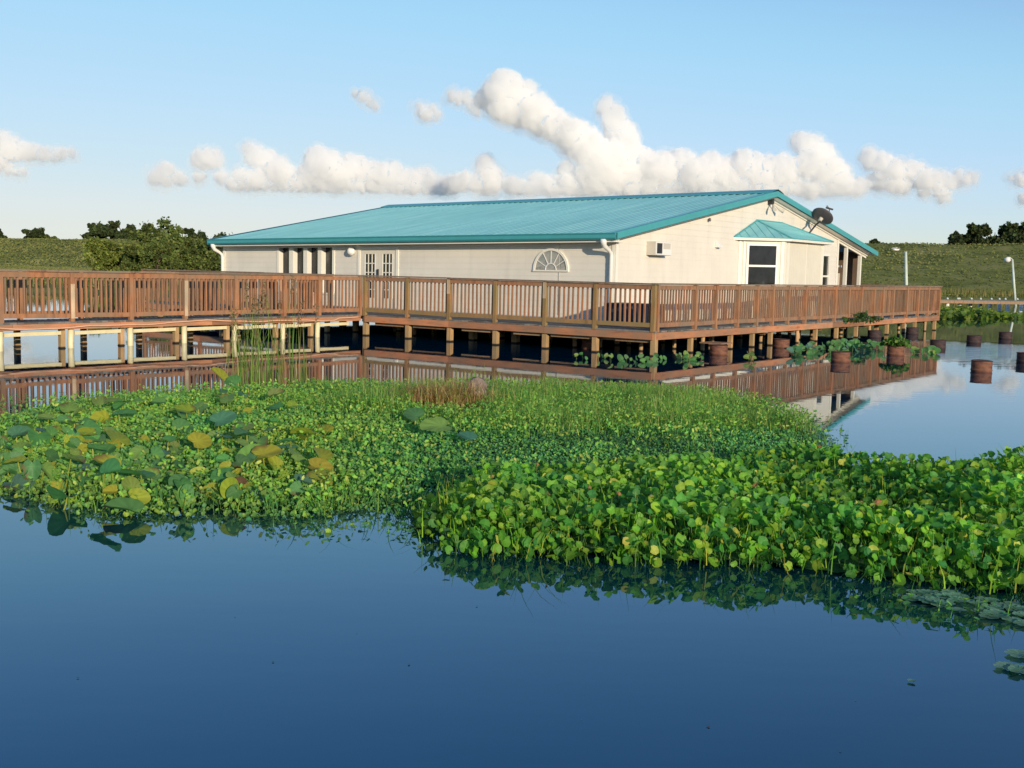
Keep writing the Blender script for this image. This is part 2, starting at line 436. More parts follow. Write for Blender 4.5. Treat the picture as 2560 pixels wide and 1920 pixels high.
def vnoise(P, sc, off=0):
    return np.array([noise.noise(Vector((x * sc + off, y * sc - off, off * 0.7))) for x, y in P[:, :2]])
def pick(N, cols, wts):
    cols = np.array(cols); i = rng.choice(len(cols), N, p=np.array(wts) / sum(wts))
    cc = cols[i]; return np.clip(cc * rng.uniform(0.75, 1.25, (N, 1)) * rng.uniform(0.92, 1.08, (N, 3)), 0, 1)

# ================================================================== SETTING
# water: one sheet to the horizon
mb = MB(); mb.quad([(-6000, -60, 0), (6000, -60, 0), (6000, 9000, 0), (-6000, 9000, 0)])
tag(mb.build('water', M['water'], loc=Vector((0, 0, 0))), kind='structure')

# levee and shore terrain
cp = np.array([-128.0, 282.0]); cd = np.array([196.0, -132.0]); cd /= np.linalg.norm(cd); cn = np.array([-0.559, -0.829])
SH = [(-400, 95), (-60, 66), (-38, 63), (-20, 66), (0, 76), (22, 92), (48, 112), (80, 92), (400, 40)]
def terrain_h(x, y):
    sdist = (x - cp[0]) * cn[0] + (y - cp[1]) * cn[1]
    if sdist < 0: h = 6.7 if sdist > -7 else max(1.5, 6.7 - (-7 - sdist) * 0.25)
    else:
        q = min(1, max(0, (sdist - 1.5) / 30)); h = 6.7 - 6.3 * q
    sh = np.interp(x, [a for a, _ in SH], [b for _, b in SH])
    e = (y - sh) / 3.0
    cap = min(0.35 + max(0, y - sh - 6) * 0.5, e * 0.35) if e < 1 else 0.35 + max(0, y - sh - 6) * 0.5
    h = min(h, cap)
    if h > 0.1:
        h += noise.noise(Vector((x * 0.09, y * 0.09, 0))) * 0.22 * min(1, h) + noise.noise(Vector((x * 0.35, y * 0.35, 3))) * 0.12 * min(1, h)
    return max(h, -0.6)
xs = np.concatenate([np.arange(-420, -170, 8), np.arange(-170, 130, 1.6), np.arange(130, 400, 8)])
ys = np.concatenate([np.arange(44, 200, 1.6), np.arange(200, 420, 4)])
V = np.array([(x, y, terrain_h(x, y)) for y in ys for x in xs]); nx = len(xs); ny = len(ys)
ii, jj = np.meshgrid(np.arange(nx - 1), np.arange(ny - 1)); a0 = (jj * nx + ii).ravel()
F = np.stack([a0, a0 + 1, a0 + nx + 1, a0 + nx], 1)
o = fast_mesh('grassy_levee', V, F, M['levee'], smooth=True); tag(o, kind='structure')

# weeds scattered over the levee and shore
def weeds():
    P = []
    n = 110000
    X = rng.uniform(-150, 100, n); Y = rng.uniform(55, 290, n)
    keep = (np.abs(X / Y) < 0.52) & ~((X / Y > -0.26) & (X / Y < 0.27)); X, Y = X[keep], Y[keep]
    pts = []; 
    for x, y in zip(X, Y):
        h = terrain_h(x, y)
        sd = (x - cp[0]) * cn[0] + (y - cp[1]) * cn[1]
        if h > 0.15 and sd > -2: pts.append((x, y, h))
    A = np.array(pts)
    nz = vnoise(A, 0.06, 3) + 0.6 * vnoise(A, 0.25, 9)
    N = len(A); parts = []
    dist = A[:, 1] / 100
    shore = np.interp(A[:, 0], [a for a, _ in SH], [b for _, b in SH])
    near = (A[:, 1] - shore) < 9
    for rep in range(3):
        off = np.c_[rng.normal(0, 0.5, (N, 2)) * dist[:, None], rng.uniform(0.0, 0.10, N) * (1 + nz)]
        rad = rng.uniform(0.03, 0.085, N) * dist
        g = np.array([0.19, 0.22, 0.065])[None] * (1 + 0.5 * nz[:, None]); y2 = np.array([0.34, 0.28, 0.13])
        mixv = np.clip(rng.normal(0.05, 0.15, N) + nz * 0.5, 0, 1)[:, None]
        col = (g * (1 - mixv) + y2 * mixv) * 0.82
        nr = np.c_[rng.normal(0, 1, (N, 2)) * 0.7 + np.array([0.2, -0.6]), rng.uniform(0.6, 1.6, N)]
        parts.append(discs(A + off, rad, nr, np.clip(col, 0.005, 1), k=5, notch=False, elong=1.7))
    B_ = A[near]
    if len(B_):
        B_ = np.repeat(B_, 4, 0) + np.c_[rng.normal(0, 0.6, (len(B_) * 4, 2)), np.zeros(len(B_) * 4)]
        cc = pick(len(B_), [(0.22, 0.20, 0.07), (0.12, 0.15, 0.03), (0.30, 0.24, 0.11)], [3, 4, 2])
        parts.append(blades(B_, rng.uniform(0.3, 1.0, len(B_)), rng.uniform(0, 0.5, len(B_)), np.full(len(B_), 0.03), cc))
    V, F, C = merge(parts)
    o = fast_mesh('levee_weeds', V, F, M['leaf_far'], C)
    tag(o, 'low tangled weeds and tan grass covering the long levee bank', 'weeds', kind='stuff')
weeds()

# ------------------------------------------------------------------ trees
def tree(name, px, D, base_y, h, w, label, cols, nleaf, cat='tree', group=None, ragged=0.3, lobes=9, zb=None, leaf=0.0028, low=0.25, boughs=True):
    x = camray(px, 640); X = x.x * D / x.y; z0 = max(0.1, terrain_h(X, D)) if zb is None else zb
    t = empty(name, (X, D, z0), label, cat, group)
    tk = MB()
    top = Vector((X + w * 0.05, D, z0 + h * 0.65))
    base = Vector((X, D, z0 - 0.3))
    tk.tube([base, base.lerp(top, 0.4) + Vector((w * 0.02, 0, 0)), top], [w * 0.035 + 0.05, w * 0.025 + 0.04, 0.03], 8)
    L = []
    for i in range(lobes):
        a = rng.uniform(0, 2 * np.pi); rr = np.sqrt(rng.uniform(0.02, 1)) * 0.42; zz = rng.uniform(low, 1.0)
        env = math.sqrt(max(0.05, 1 - ((zz - 0.55) / 0.62) ** 2))
        cc = Vector((X + math.cos(a) * rr * w * env, D + math.sin(a) * rr * w * env, z0 + h * (zz * 0.86)))
        r = rng.uniform(0.12, 0.24) * min(w, h * 1.3)
        L.append((cc, r))
        tk.tube([base.lerp(top, min(0.9, zz * 0.6)), cc.lerp(base.lerp(top, zz), 0.4), cc], [w * 0.012 + 0.03, w * 0.008 + 0.02, 0.015], 5)
    tk.build('trunk', M['bark'], t)
    # twigs that carry leaf clumps outside the lobes give the ragged outline
    CL = []
    for cc, r in L:
        k = max(4, int(26 * (r / (0.2 * w)) ))
        for _ in range(k):
            v = rng.normal(0, 1, 3); v /= np.linalg.norm(v); v[2] = v[2] * 0.8
            q = r * rng.uniform(0.55, 1.05 + ragged * (rng.uniform() ** 2) * 1.6)
            CL.append((np.array(cc) + v * q, r * rng.uniform(0.16, 0.42)))
    per = max(3, int(nleaf * 1.9) // len(CL)); P = []; bright = []
    for cc, r in CL:
        v = rng.normal(0, 0.6, (per, 3)) * r; P.append(cc[None] + v); bright.append(np.full(per, rng.uniform(0.6, 1.35)))
    P = np.concatenate(P); bright = np.concatenate(bright)
    P[:, 2] = np.maximum(P[:, 2], z0 + 0.1)
    N = len(P); col = pick(N, cols, [1] * len(cols)) * bright[:, None]
    V, F, C = discs(P, rng.uniform(0.6, 1.5, N) * leaf * D * 0.28, rng.normal(0, 1, (N, 3)) + np.array([0, 0, 0.5]), np.clip(col, 0, 1), k=5, notch=False, elong=1.5)
    fast_mesh('crown', V, F, M['leaf_far'], C, parent=t)
    return t
G1 = [(0.075, 0.11, 0.03), (0.10, 0.14, 0.035), (0.14, 0.165, 0.045)]
GD = [(0.035, 0.055, 0.022), (0.05, 0.075, 0.028), (0.065, 0.085, 0.03)]
GY = [(0.15, 0.19, 0.04), (0.20, 0.23, 0.05), (0.11, 0.15, 0.03)]
def crest_D(px):
    v = camray(px, 640); k = v.x / v.y   # X = k*D on the crest line
    # (cp + cd*t): x = k*y
    tt = (k * cp[1] - cp[0]) / (cd[0] - k * cd[1]); return cp[1] + cd[1] * tt
def ctree(px, back, h, w, label, **k):
    D = crest_D(px) + back
    return tree(k.pop('name', 'levee_tree'), px, D, 0, h, w, label, k.pop('cols', GD), k.pop('n', 2600), group=None, zb=k.pop('zb', 6.0), **k)
ctree(85, 6, 3.2, 8, 'small dark tree alone on the levee crest at far left', low=0.1)
ctree(130, 12, 1.9, 6, 'low pale shrub just right of the leftmost crest tree', cols=G1, low=0.0, name='crest_shrub', cat='shrub')
ctree(262, 6, 4.2, 9, 'dark round tree at the left end of the crest clump', low=0.1, n=3200)
ctree(308, 4, 5.0, 9, 'dark dome tree in the middle of the left crest clump', low=0.1, n=3200)
ctree(352, 8, 4.2, 8, 'dark tree between the dome tree and the tall bush', low=0.1, n=3000)
ctree(488, 4, 3.4, 6, 'small dark tree between the tall bush and the house roof', low=0.1)
ctree(2190, 4, 1.5, 4.0, 'tiny dark shrub on the crest right of the house roof', name='crest_shrub', cat='shrub', low=0.0, n=900)
ctree(2225, 4, 0.8, 3.0, 'very low shrub on the crest beside the tiny dark shrub', name='crest_shrub', cat='shrub', low=0.0, n=700)
ctree(2412, 2, 3.1, 5.4, 'dark rounded tree behind the levee, left one of the right group', low=0.05, n=4500, leaf=0.0035)
ctree(2478, 3, 3.9, 6.6, 'tallest dark tree behind the levee above the leaning lamp post', low=0.05, n=5500, leaf=0.0035)
ctree(2545, 4, 3.7, 6.4, 'dark tree behind the levee at the right edge', low=0.05, n=4500, leaf=0.0035)
ctree(-6, 5, 3.0, 6, 'dark tree cut off by the left edge on the crest', low=0.1)
tree('tall_bush', 408, 88, 0, 4.6, 4.6, 'tall ragged bush with bare twiggy top left of the house', G1, 9000, cat='bush', ragged=0.9, lobes=16, low=0.1)
tree('broad_bush', 298, 84, 0, 3.0, 6.2, 'broad yellow-green bush in front of the levee', GY, 9000, cat='bush', ragged=0.35, lobes=18, low=0.05)
tree('broad_bush', 385, 80, 0, 2.7, 5.0, 'green bush below the tall ragged bush', G1, 7000, cat='bush', ragged=0.3, lobes=16, low=0.05)
tree('broad_bush', 470, 85, 0, 3.4, 4.6, 'olive bush between the tall bush and the house corner', G1, 7000, cat='bush', ragged=0.3, lobes=14, low=0.05)
tree('broad_bush', 530, 92, 0, 3.6, 4.5, 'dark bush half hidden behind the left house corner', GD, 5000, cat='bush', ragged=0.3, lobes=12, low=0.05)

# ------------------------------------------------------------------ clouds
def cloud(name, circles, D, label, seed=0, flat=None, kids=5):
    """circles in photo pixels: (x, y, r) -> ball clusters D metres away, merged to one billowy body"""
    rs = random.Random(seed); balls = []
    fill = []
    for a, b in zip(circles, circles[1:]):
        d_ = math.hypot(a[0] - b[0], a[1] - b[1]); r_ = min(a[2], b[2])
        if d_ < 2.3 * r_ + 30: fill.append(((a[0] + b[0]) / 2, (a[1] + b[1]) / 2 + 2, (a[2] + b[2]) / 2 * 0.92))
    for (x, y, r) in list(circles) + fill:
        P = at_dist(x, y, D); rad = r / 2826.5 * D
        P = P + Vector((0, rs.uniform(-0.6, 0.6) * rad, 0))
        balls.append((P, rad * 0.95))
        for _ in range(kids):
            v = Vector((rs.gauss(0, 1), rs.gauss(0, 1), rs.gauss(0, 1))); v.normalize(); v.z = v.z * 0.8 + 0.15
            r2 = rad * rs.uniform(0.35, 0.6); balls.append((P + v * (rad * 0.90 - r2 * 0.35), r2))
    return balls
CLOUDS = []

# ================================================================== DECK
ZD = 0.56
LW = 1.10      # width of the left boardwalk
BL = [-0.04, 1.87, 2.89, 4.07, 5.17, 6.12, 7.11, 8.27, 9.33, 10.44, 11.52, 12.56, 13.68, 14.475, 15.48, 16.84, 18.03, 19.14, 20.45]
deck = empty('raised_deck', W(0, 0, 0), 'wooden deck on piles over the water wrapping round the house', 'deck')
fl = MB()
def planks_n(d0, d1, n0, n1):      # boards laid along n (ends at the AB edge)
    k = int((d1 - d0) / 0.145)
    for i in range(k):
        a = d0 + i * 0.145; e = random.uniform(-0.012, 0.018)
        fl.bx(a, a + 0.139, n0 - e, n1, ZD - 0.036 + random.uniform(-.002, .002), ZD + random.uniform(-.003, .003))
def planks_d(d0, d1, n0, n1):
    k = int((n1 - n0) / 0.145)
    for i in range(k):
        a = n0 + i * 0.145; e = random.uniform(-0.012, 0.018)
        fl.bx(d0 - e, d1, a, a + 0.139, ZD - 0.036, ZD + random.uniform(-.003, .003))
planks_n(2.5, 18.6, -0.03, 2.5)
planks_d(-0.03, 2.5, -0.03, 20.55)
planks_n(2.5, 18.6, 20.0, 20.55)
fl.build('floor', M['floor'], deck)
# rim boards
def rim(name, P, Q, z0=0.365, z1=0.522, th=0.045):
    P, Q = Vector(P), Vector(Q); L = (Q - P).length; k = max(1, round(L / 2.6)); b = MB()
    for i in range(k):
        A_, B_ = P.lerp(Q, i / k), P.lerp(Q, (i + 1) / k); g = (Q - P).normalized() * 0.004
        dz = random.uniform(-.004, .004)
        b.beam(A_ + g + Vector((0, 0, (z0 + z1) / 2 + dz)), B_ - g + Vector((0, 0, (z0 + z1) / 2 + dz)), th, z1 - z0)
    return b
rim('rim', W(0, -0.02), W(8.78, -0.02)).build('rim_board', M['fascia'], deck)
rim('rim', W(-0.02, 0.03), W(-0.02, 20.5)).build('rim_board', M['fascia'], deck)
rim('rim', W(9.95, -0.02), W(18.6, -0.02)).build('rim_board', M['fascia'], deck)
# secondary ledger boards recessed below the rim
lg = MB()
for i, (a, b_) in enumerate(zip([0.02, 1.53, 2.93, 4.41, 5.87, 7.28], [1.53, 2.93, 4.41, 5.87, 7.28, 8.85])):
    lg.beam(W(a + 0.12, 0.10, 0.335), W(b_ - random.choice([0.12, 0.35, 0.5]), 0.10, 0.335), 0.04, 0.09)
for a in np.arange(0.3, 20.2, 1.9): lg.beam(W(0.12, a, 0.35), W(2.4, a, 0.35), 0.04, 0.13)
for a in np.arange(0.6, 18.2, 1.2): lg.beam(W(a, 0.12, 0.43), W(a, 2.4, 0.43), 0.04, 0.13)
lg.build('ledger_board', M['joist'], deck)
def pile(dd, nn, r=0.055, z1=0.5, mt='pile', square=True, parent=deck, name='pile'):
    b = MB(); j = random.uniform(-0.02, 0.02)
    if square:
        b.bx(dd - r, dd + r, nn - r, nn + r, -0.8, z1)
        b.bx(dd - r - .006, dd + r + .006, nn - r - .006, nn + r + .006, -0.02, 0.012)
    else:
        b.tube([W(dd, nn, -0.8), W(dd + j, nn, 0.1), W(dd, nn, z1)], r, 10)
    return b.build(name, M[mt], parent)
for a in [0.0, 1.53, 2.93, 4.41, 5.87, 7.28, 8.80]: pile(a + 0.02, 0.07, 0.06, 0.51)
for a in [10.3, 11.8, 13.3, 14.8, 16.3, 17.8]: pile(a, 0.07, 0.055, 0.51)
BCP = [1.87, 2.49, 3.93, 5.17, 6.27, 8.03, 9.31, 10.9, 12.52, 13.65, 15.3, 16.98, 18.13, 19.29, 20.37]
for i, a in enumerate(BCP): pile(0.09, a, 0.05, 0.51, square=(i % 4 != 1))
pile(0.10, 0.20, 0.05, 0.51)
for a in [0.9, 2.6, 4.4, 6.2, 8.0, 10.0, 12.2, 14.4, 16.4, 18.2]:
    for b_ in [1.3, 2.6, 4.6, 7.0, 9.4, 11.8, 14.2, 16.6, 19.0]:
        if a > 1.4 and b_ > 9: continue
        pile(a + random.uniform(-.3, .3), b_ + random.uniform(-.3, .3), random.choice([0.05, 0.06, 0.08]), 0.40, square=random.random() < 0.6)
for b_ in [1.2, 3.0, 4.7, 6.9, 8.8, 10.2, 12.0, 13.1, 14.8, 16.2, 17.7, 19.0, 20.3]: pile(2.3 + random.uniform(-.2, .2), b_, 0.06, 0.40, square=random.random() < 0.5)

# ------------------------------------------------------------------ left boardwalk (runs towards the camera)
walk = empty('boardwalk', W(8.9, -6, 0), 'narrow wooden boardwalk on cream posts running out to the left', 'boardwalk')
fl = MB(); k = int(14.5 / 0.145)
for i in range(k):
    a = -14.6 + i * 0.145; e = random.uniform(-0.012, 0.02)
    fl.bx(8.86 - e, 8.9 + LW, a, a + 0.138, ZD - 0.036 + random.uniform(-.002, .002), ZD + random.uniform(-.003, .003))
fl.build('floor', M['floor'], walk)
rim('rim', W(8.89, -14.6), W(8.89, -0.08), z0=0.40).build('rim_board', M['fascia'], walk)
rim('rim', W(8.915 + LW, -14.6), W(8.915 + LW, -0.08), z0=0.40).build('rim_board', M['fascia'], walk)
WP = [-0.06, -1.53, -2.70, -4.2, -5.63, -7.04, -8.44, -9.97, -11.45, -12.9, -14.4]
for i, a in enumerate(WP[1:]):
    o = pile(8.97, a + 0.0, 0.062, 0.392, mt='bar', square=False, parent=walk, name='post_sleeve')
    pile(9.06, a - 0.16, 0.05, 0.392, mt='pile', parent=walk)
    pile(8.85 + LW, a + 0.9, 0.05, 0.392, parent=walk)
for a, b_ in zip(WP[1:-1], WP[2:]):
    q = MB(); q.beam(W(9.0, b_ + 0.09, 0.315), W(9.0, a - 0.22, 0.325), 0.05, 0.075); q.build('brace_rail', M['bar'], walk)
q = MB(); q.beam(W(9.0, -1.44, 0.315), W(9.0, -0.42, 0.325), 0.05, 0.075); q.build('brace_rail', M['bar'], walk)
# sagging pale pipe clipped along the rim
pts = []
for i in range(90):
    a = -0.12 - i * 0.16
    z = 0.475 + 0.03 * math.sin(a * 0.9) + 0.018 * math.sin(a * 2.3 + 1) - 0.012 * abs(math.sin(a * 3.1))
    if i < 6: z = 0.50 - 0.004 * i
    pts.append(W(8.835, a, z))
h = MB(); h.tube(pts, 0.017, 7)
tag(h.build('pipe', M['hose'], loc=W(8.835, -7, 0.47)), 'pale pinkish pipe sagging along the boardwalk edge', 'pipe')

# ------------------------------------------------------------------ railings
def railing(label, P, Q, posts, side, mrail, mpost, nbal, face, cap_over=0.0, limit=100, mbot=None, tall_post=None, light_posts=()):
    """P,Q: W-space (d,n) ends; posts: distances from P; side: (d,n) unit towards the deck inside"""
    P = Vector(P); Q = Vector(Q); L = (Q - P).length; u = (Q - P).normalized()
    def X(s, off, z): a = P + u * s + Vector(side) * off; return W(a.x, a.y, z)
    t = empty('railing', X(0, 0, ZD), label, 'railing', None)
    for i, sp in enumerate(posts):
        b = MB(); hw = 0.045
        b.hexa([X(sp - hw, -hw, ZD - 0.03), X(sp + hw, -hw, ZD - 0.03), X(sp + hw, hw, ZD - 0.03), X(sp - hw, hw, ZD - 0.03),
                X(sp - hw, -hw, 1.568), X(sp + hw, -hw, 1.568), X(sp + hw, hw, 1.568), X(sp - hw, hw, 1.568)])
        if i in light_posts:
            pass
        b.build('post', mpost, t)
        if i in light_posts:
            w_ = MB(); zt = light_posts[i]
            w_.hexa([X(sp - hw, -hw - .008, zt[0]), X(sp + hw, -hw - .008, zt[0]), X(sp + hw, -hw - .002, zt[0]), X(sp - hw, -hw - .002, zt[0]),
                     X(sp - hw, -hw - .008, zt[1]), X(sp + hw, -hw - .008, zt[1]), X(sp + hw, -hw - .002, zt[1]), X(sp - hw, -hw - .002, zt[1])])
            w_.build('post_facing', M['bare'], t)
    capb = MB(); k = max(1, round(L / 2.9))
    for i in range(k):
        a, b_ = L * i / k, L * (i + 1) / k; dz = random.uniform(-.004, .004)
        capb.beam(X(a + .003 - (cap_over if i == 0 else 0), 0.0, 1.588 + dz), X(b_ - .003 + (cap_over if i == k - 1 else 0), 0.0, 1.586 + dz), 0.15, 0.036)
    capb.build('cap_rail', M['cap'], t)
    nb = 0; rest = MB()
    for i in range(len(posts) - 1):
        a, b_ = posts[i] + 0.05, posts[i + 1] - 0.05
        r_ = MB(); r_.beam(X(a, -0.012, 1.512), X(b_, -0.012, 1.512), 0.036, 0.10); r_.build('top_rail', mrail, t)
        dz = random.uniform(-.01, .01)
        r_ = MB(); r_.beam(X(a, -0.012, 0.685 + dz), X(b_, -0.012, 0.685 - dz), 0.036, 0.095); r_.build('bottom_rail', mbot or mrail, t)
        n_ = nbal if nbal else max(3, round((b_ - a) / 0.128))
        for j in range(n_):
            sp = a + (j + 0.5) * (b_ - a) / n_ + random.uniform(-.006, .006); hw = 0.018
            bb = rest if nb >= limit else MB(); lean = random.uniform(-.011, .011); of = 0.028
            bb.hexa([X(sp - hw + lean, of - hw, 0.66), X(sp + hw + lean, of - hw, 0.66), X(sp + hw + lean, of + hw, 0.66), X(sp - hw + lean, of + hw, 0.66),
                     X(sp - hw, of - hw, 1.54), X(sp + hw, of - hw, 1.54), X(sp + hw, of + hw, 1.54), X(sp - hw, of + hw, 1.54)])
            if nb < limit: bb.build('baluster', random.choice([mrail, M['rail_grey']]) if mrail is M['rail'] else mrail, t)
            nb += 1
    if rest.v: tag(rest.build('balusters', mrail, t), kind='stuff')
    return t
railing('brown deck railing facing the pond between the inner corner and near corner', (0.0, 0.0), (8.85, 0.0),
        [0.02, 1.53, 2.93, 4.41, 5.87, 7.28, 8.80], (0, 1), M['rail'], M['mossy'], None, None, 0.05, mbot=M['mossy'], light_posts={2: (1.18, 1.566), 4: (1.20, 1.566)})
railing('long brown deck railing receding from the near corner to the right', (0.0, 0.0), (0.0, 20.5),
        [0.12] + [a for a in BL[1:]], (1, 0), M['rail_grey'], M['rail'], None, None, 0.04)
railing('front railing of the left boardwalk nearest the camera', (8.93, 0.0), (8.93, -14.6),
        [-p for p in WP], (1, 0), M['rail'], M['rail'], 11, None, 0.0, light_posts={6: (0.62, 1.33), 4: (0.62, 1.42)})
railing('back railing of the left boardwalk seen through its front railing', (8.86 + LW, -0.1), (8.86 + LW, -14.6),
        [-p + 0.45 for p in WP[:-1]], (-1, 0), M['rail'], M['rail'], 10, None, 0.0)
railing('railing along the pond in front of the four tall windows', (10.05, 0.0), (18.6, 0.0),
        [0.05, 1.5, 2.9, 4.3, 5.7, 7.1, 8.5], (0, 1), M['rail'], M['rail'], 10, None, 0.0)
railing('short end railing at the far right corner of the deck', (0.05, 20.5), (6.5, 20.5),
        [0.1, 1.7, 3.3, 4.9, 6.4], (0, -1), M['rail'], M['rail'], 10, None, 0.0)

# ================================================================== HOUSE
hs = empty('house', W(2.6, 2.5, ZD), 'cream sided house with a long teal metal roof on the deck', 'house')
D0, D1, N0, N1 = 2.6, 17.75, 2.5, 20.0
SL = (4.39 - 2.77) / (11.3 - 2.1)
def zroof(n): return 2.77 + SL * (n - 2.1) if n <= 11.3 else 4.39 - SL * (n - 11.3)
# clapboard wall strips: each board leans out a little at its bottom edge
def clap(b, P0, P1, out, z0, ztop, holes=(), pitch=0.165, lip=0.0065):
    """P0,P1 (d,n) ends; ztop(s) upper limit at length s; holes: (s0,s1,z0,z1)"""
    P0 = Vector(P0); P1 = Vector(P1); L = (P1 - P0).length; u = (P1 - P0).normalized(); out = Vector(out)
    def X(s, o, z): a = P0 + u * s + out * o; return W(a.x, a.y, z)
    zs = [z0]; 
    while zs[-1] < 5: zs.append(zs[-1] + pitch)
    cuts = sorted({0.0, L} | {h for q in holes for h in q[:2]} | {x for x in getattr(ztop, 'brk', [])})
    for za, zb in zip(zs, zs[1:]):
        for sa, sb in zip(cuts, cuts[1:]):
            segs = [(za, zb)]
            for q in holes:
                if q[0] <= (sa + sb) / 2 <= q[1]:
                    ns = []
                    for a, b_ in segs:
                        if q[3] <= a or q[2] >= b_: ns.append((a, b_))
                        else:
                            if q[2] > a: ns.append((a, q[2]))
                            if q[3] < b_: ns.append((q[3], b_))
                    segs = ns
            for a, b_ in segs:
                ta, tb = ztop(sa), ztop(sb)
                pts = []
                if a >= max(ta, tb): continue
                # clip the quad [sa,sb]x[a,b_] by the sloping top line
                poly = [(sa, a), (sb, a), (sb, b_), (sa, b_)]
                res = []
                f_ = lambda p: (ta + (tb - ta) * (p[0] - sa) / (sb - sa)) - p[1]
                for i in range(4):
                    p, q_ = poly[i], poly[(i + 1) % 4]; fp, fq = f_(p), f_(q_)
                    if fp >= 0: res.append(p)
                    if fp * fq < 0:
                        tt = fp / (fp - fq); res.append((p[0] + (q_[0] - p[0]) * tt, p[1] + (q_[1] - p[1]) * tt))
                if len(res) < 3: continue
                b.quad([X(p[0], lip * (1 - (p[1] - za) / pitch), p[1]) for p in res])
                if abs(a - za) < 1e-6 and a < min(ta, tb): b.quad([X(sa, 0, a), X(sb, 0, a), X(sb, lip, a), X(sa, lip, a)])
class Top:
    def __init__(s, f, brk=()): s.f = f; s.brk = list(brk)
    def __call__(s, x): return s.f(x)
# front wall
wf = MB()
ops = [(14.55, 15.03), (13.90, 14.37), (13.26, 13.73), (12.63, 13.10)]
fh = [(a - D0, b_ - D0, 1.06, 2.525) for a, b_ in ops] + [(9.92 - D0, 11.56 - D0, ZD, 2.50)]
clap(wf, (D0, N0), (D1, N0), (0, -1), ZD, Top(lambda s_: 2.56), fh)
wf.build('front_wall', M['siding'], hs, house=True)
wg = MB()
NG = 17.2
clap(wg, (D0, N0), (D0, NG), (-1, 0), ZD, Top(lambda s_: zroof(N0 + s_) - 0.06, [11.3 - N0]), [(15.84 - N0, 16.36 - N0, 0.95, 2.55), (9.6 - N0, 14.4 - N0, ZD, 2.8)])
wg.build('gable_wall', M['siding'], hs, house=True)
# inner shell (keeps daylight out of the rooms) and far walls
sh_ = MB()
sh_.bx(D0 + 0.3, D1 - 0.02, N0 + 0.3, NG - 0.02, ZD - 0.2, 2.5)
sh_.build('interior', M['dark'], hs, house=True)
ow = MB()
ow.bx(D1 - 0.08, D1, N0 + 0.002, N1 - 2.8, ZD, 2.5)
ow.bx(D0 + 0.02, D1, NG - 0.06, NG, ZD, 2.6)
ow.build('back_wall', M['brown'], hs, house=True)
us = MB(); us.bx(2.5, 18.15, 2.5, 20.0, 0.42, 0.55); us.build('floor_platform', M['joist'], hs)
# corner boards and frieze
cb = MB()
cb.bx(D0 - 0.018, D0 + 0.10, N0 - 0.020, N0 - 0.014, ZD, 2.56); cb.bx(D0 - 0.022, D0 - 0.015, N0 - 0.02, N0 + 0.09, ZD, 2.74)
cb.build('corner_board', M['trim'], hs, house=True); cb = MB()
cb.bx(D1 - 0.10, D1 + 0.01, N0 - 0.03, N0 - 0.013, ZD, 2.56)
cb.build('corner_board', M['trim'], hs, house=True); cb = MB()
cb.bx(D0 - 0.03, D0 - 0.013, NG - 0.12, NG, ZD, zroof(NG) - 0.2)
cb.build('corner_board', M['trim'], hs, house=True); cb = MB()
cb.bx(D0, D1, N0 - 0.02, N0 - 0.0, 2.50, 2.56); cb.build('frieze_board', M['trim'], hs, house=True)
# soffit + white fascia strip under the gutter
sf = MB(); sf.bx(D0 - 0.2, D1 + 0.18, 2.12, 2.5, 2.565, 2.60); sf.bx(D0 - 0.2, D1 + 0.18, 2.10, 2.135, 2.56, 2.62)
sf.build('soffit', M['trim'], hs, house=True)
# roof: ribbed metal sheets, two slopes, run along n
RD0, RD1 = 2.33, 17.95
sk = lambda d: RD0 + (d - RD0) * (1 + 0.72 / (17.95 - 2.33))     # the far end of the ridge reaches a little further than the eave
def ribbed(b, d0, d1, n0, n1, z0, z1, pitch=0.23, h=0.02, th=0.02):
    prof = []; d = d0
    while d < d1 - 0.05:
        prof += [(d, 0), (d + 0.018, h), (d + 0.050, h), (d + 0.068, 0)]; d += pitch
    prof.append((d1, 0))
    i0 = len(b.v)
    for (dd, hh) in prof:
        b.v += [W(dd, n0, z0 + hh), W(sk(dd), n1, z1 + hh)]
    for i in range(len(prof) - 1):
        a = i0 + 2 * i; b.f.append((a, a + 2, a + 3, a + 1)); b.smooth.append(False)
    b.quad([W(d0, n0, z0 - th), W(d1, n0, z0 - th), W(sk(d1), n1, z1 - th), W(d0, n1, z1 - th)])
rf = MB(); ribbed(rf, RD0, RD1, 2.0, 11.3, 2.75, 4.39); rf.build('roof_slope', M['roof'], hs, house=True)
rf = MB(); ribbed(rf, RD0, RD1, 20.45, 11.3, zroof(20.45), 4.39); rf.build('roof_slope', M['roof'], hs, house=True)
# ridge cap with its saw-toothed closure
rc = MB()
for sgn in (-1, 1):
    nn = 11.3 + sgn * 0.42; zz = zroof(nn) + 0.052
    a_ = [W(RD0 - 0.03, 11.3, 4.475), W(RD1 + 0.75, 11.3, 4.475), W(RD1 + 0.75, nn, zz), W(RD0 - 0.03, nn, zz)]
    rc.quad(a_ if sgn < 0 else a_[::-1])
    rc.quad([W(RD0 - 0.03, nn, zz), W(RD1 + 0.75, nn, zz), W(RD1 + 0.75, nn, zz - 0.028), W(RD0 - 0.03, nn, zz - 0.028)])
    d = RD0
rc.quad([W(RD1 + 0.75, 10.88, zroof(10.88)), W(RD1 + 0.75, 11.72, zroof(11.72)), W(RD1 + 0.75, 11.72, zroof(11.72) + .05), W(RD1 + 0.75, 11.3, 4.475), W(RD1 + 0.75, 10.88, zroof(10.88) + .05)])
rc.build('ridge_cap', M['gutter'], hs, house=True)
cl = MB(); cl.bx(RD0, RD1, 10.92, 10.94, zroof(10.92) - 0.01, zroof(10.92) + 0.03); cl.build('ridge_closure', M['black'], hs, house=True)
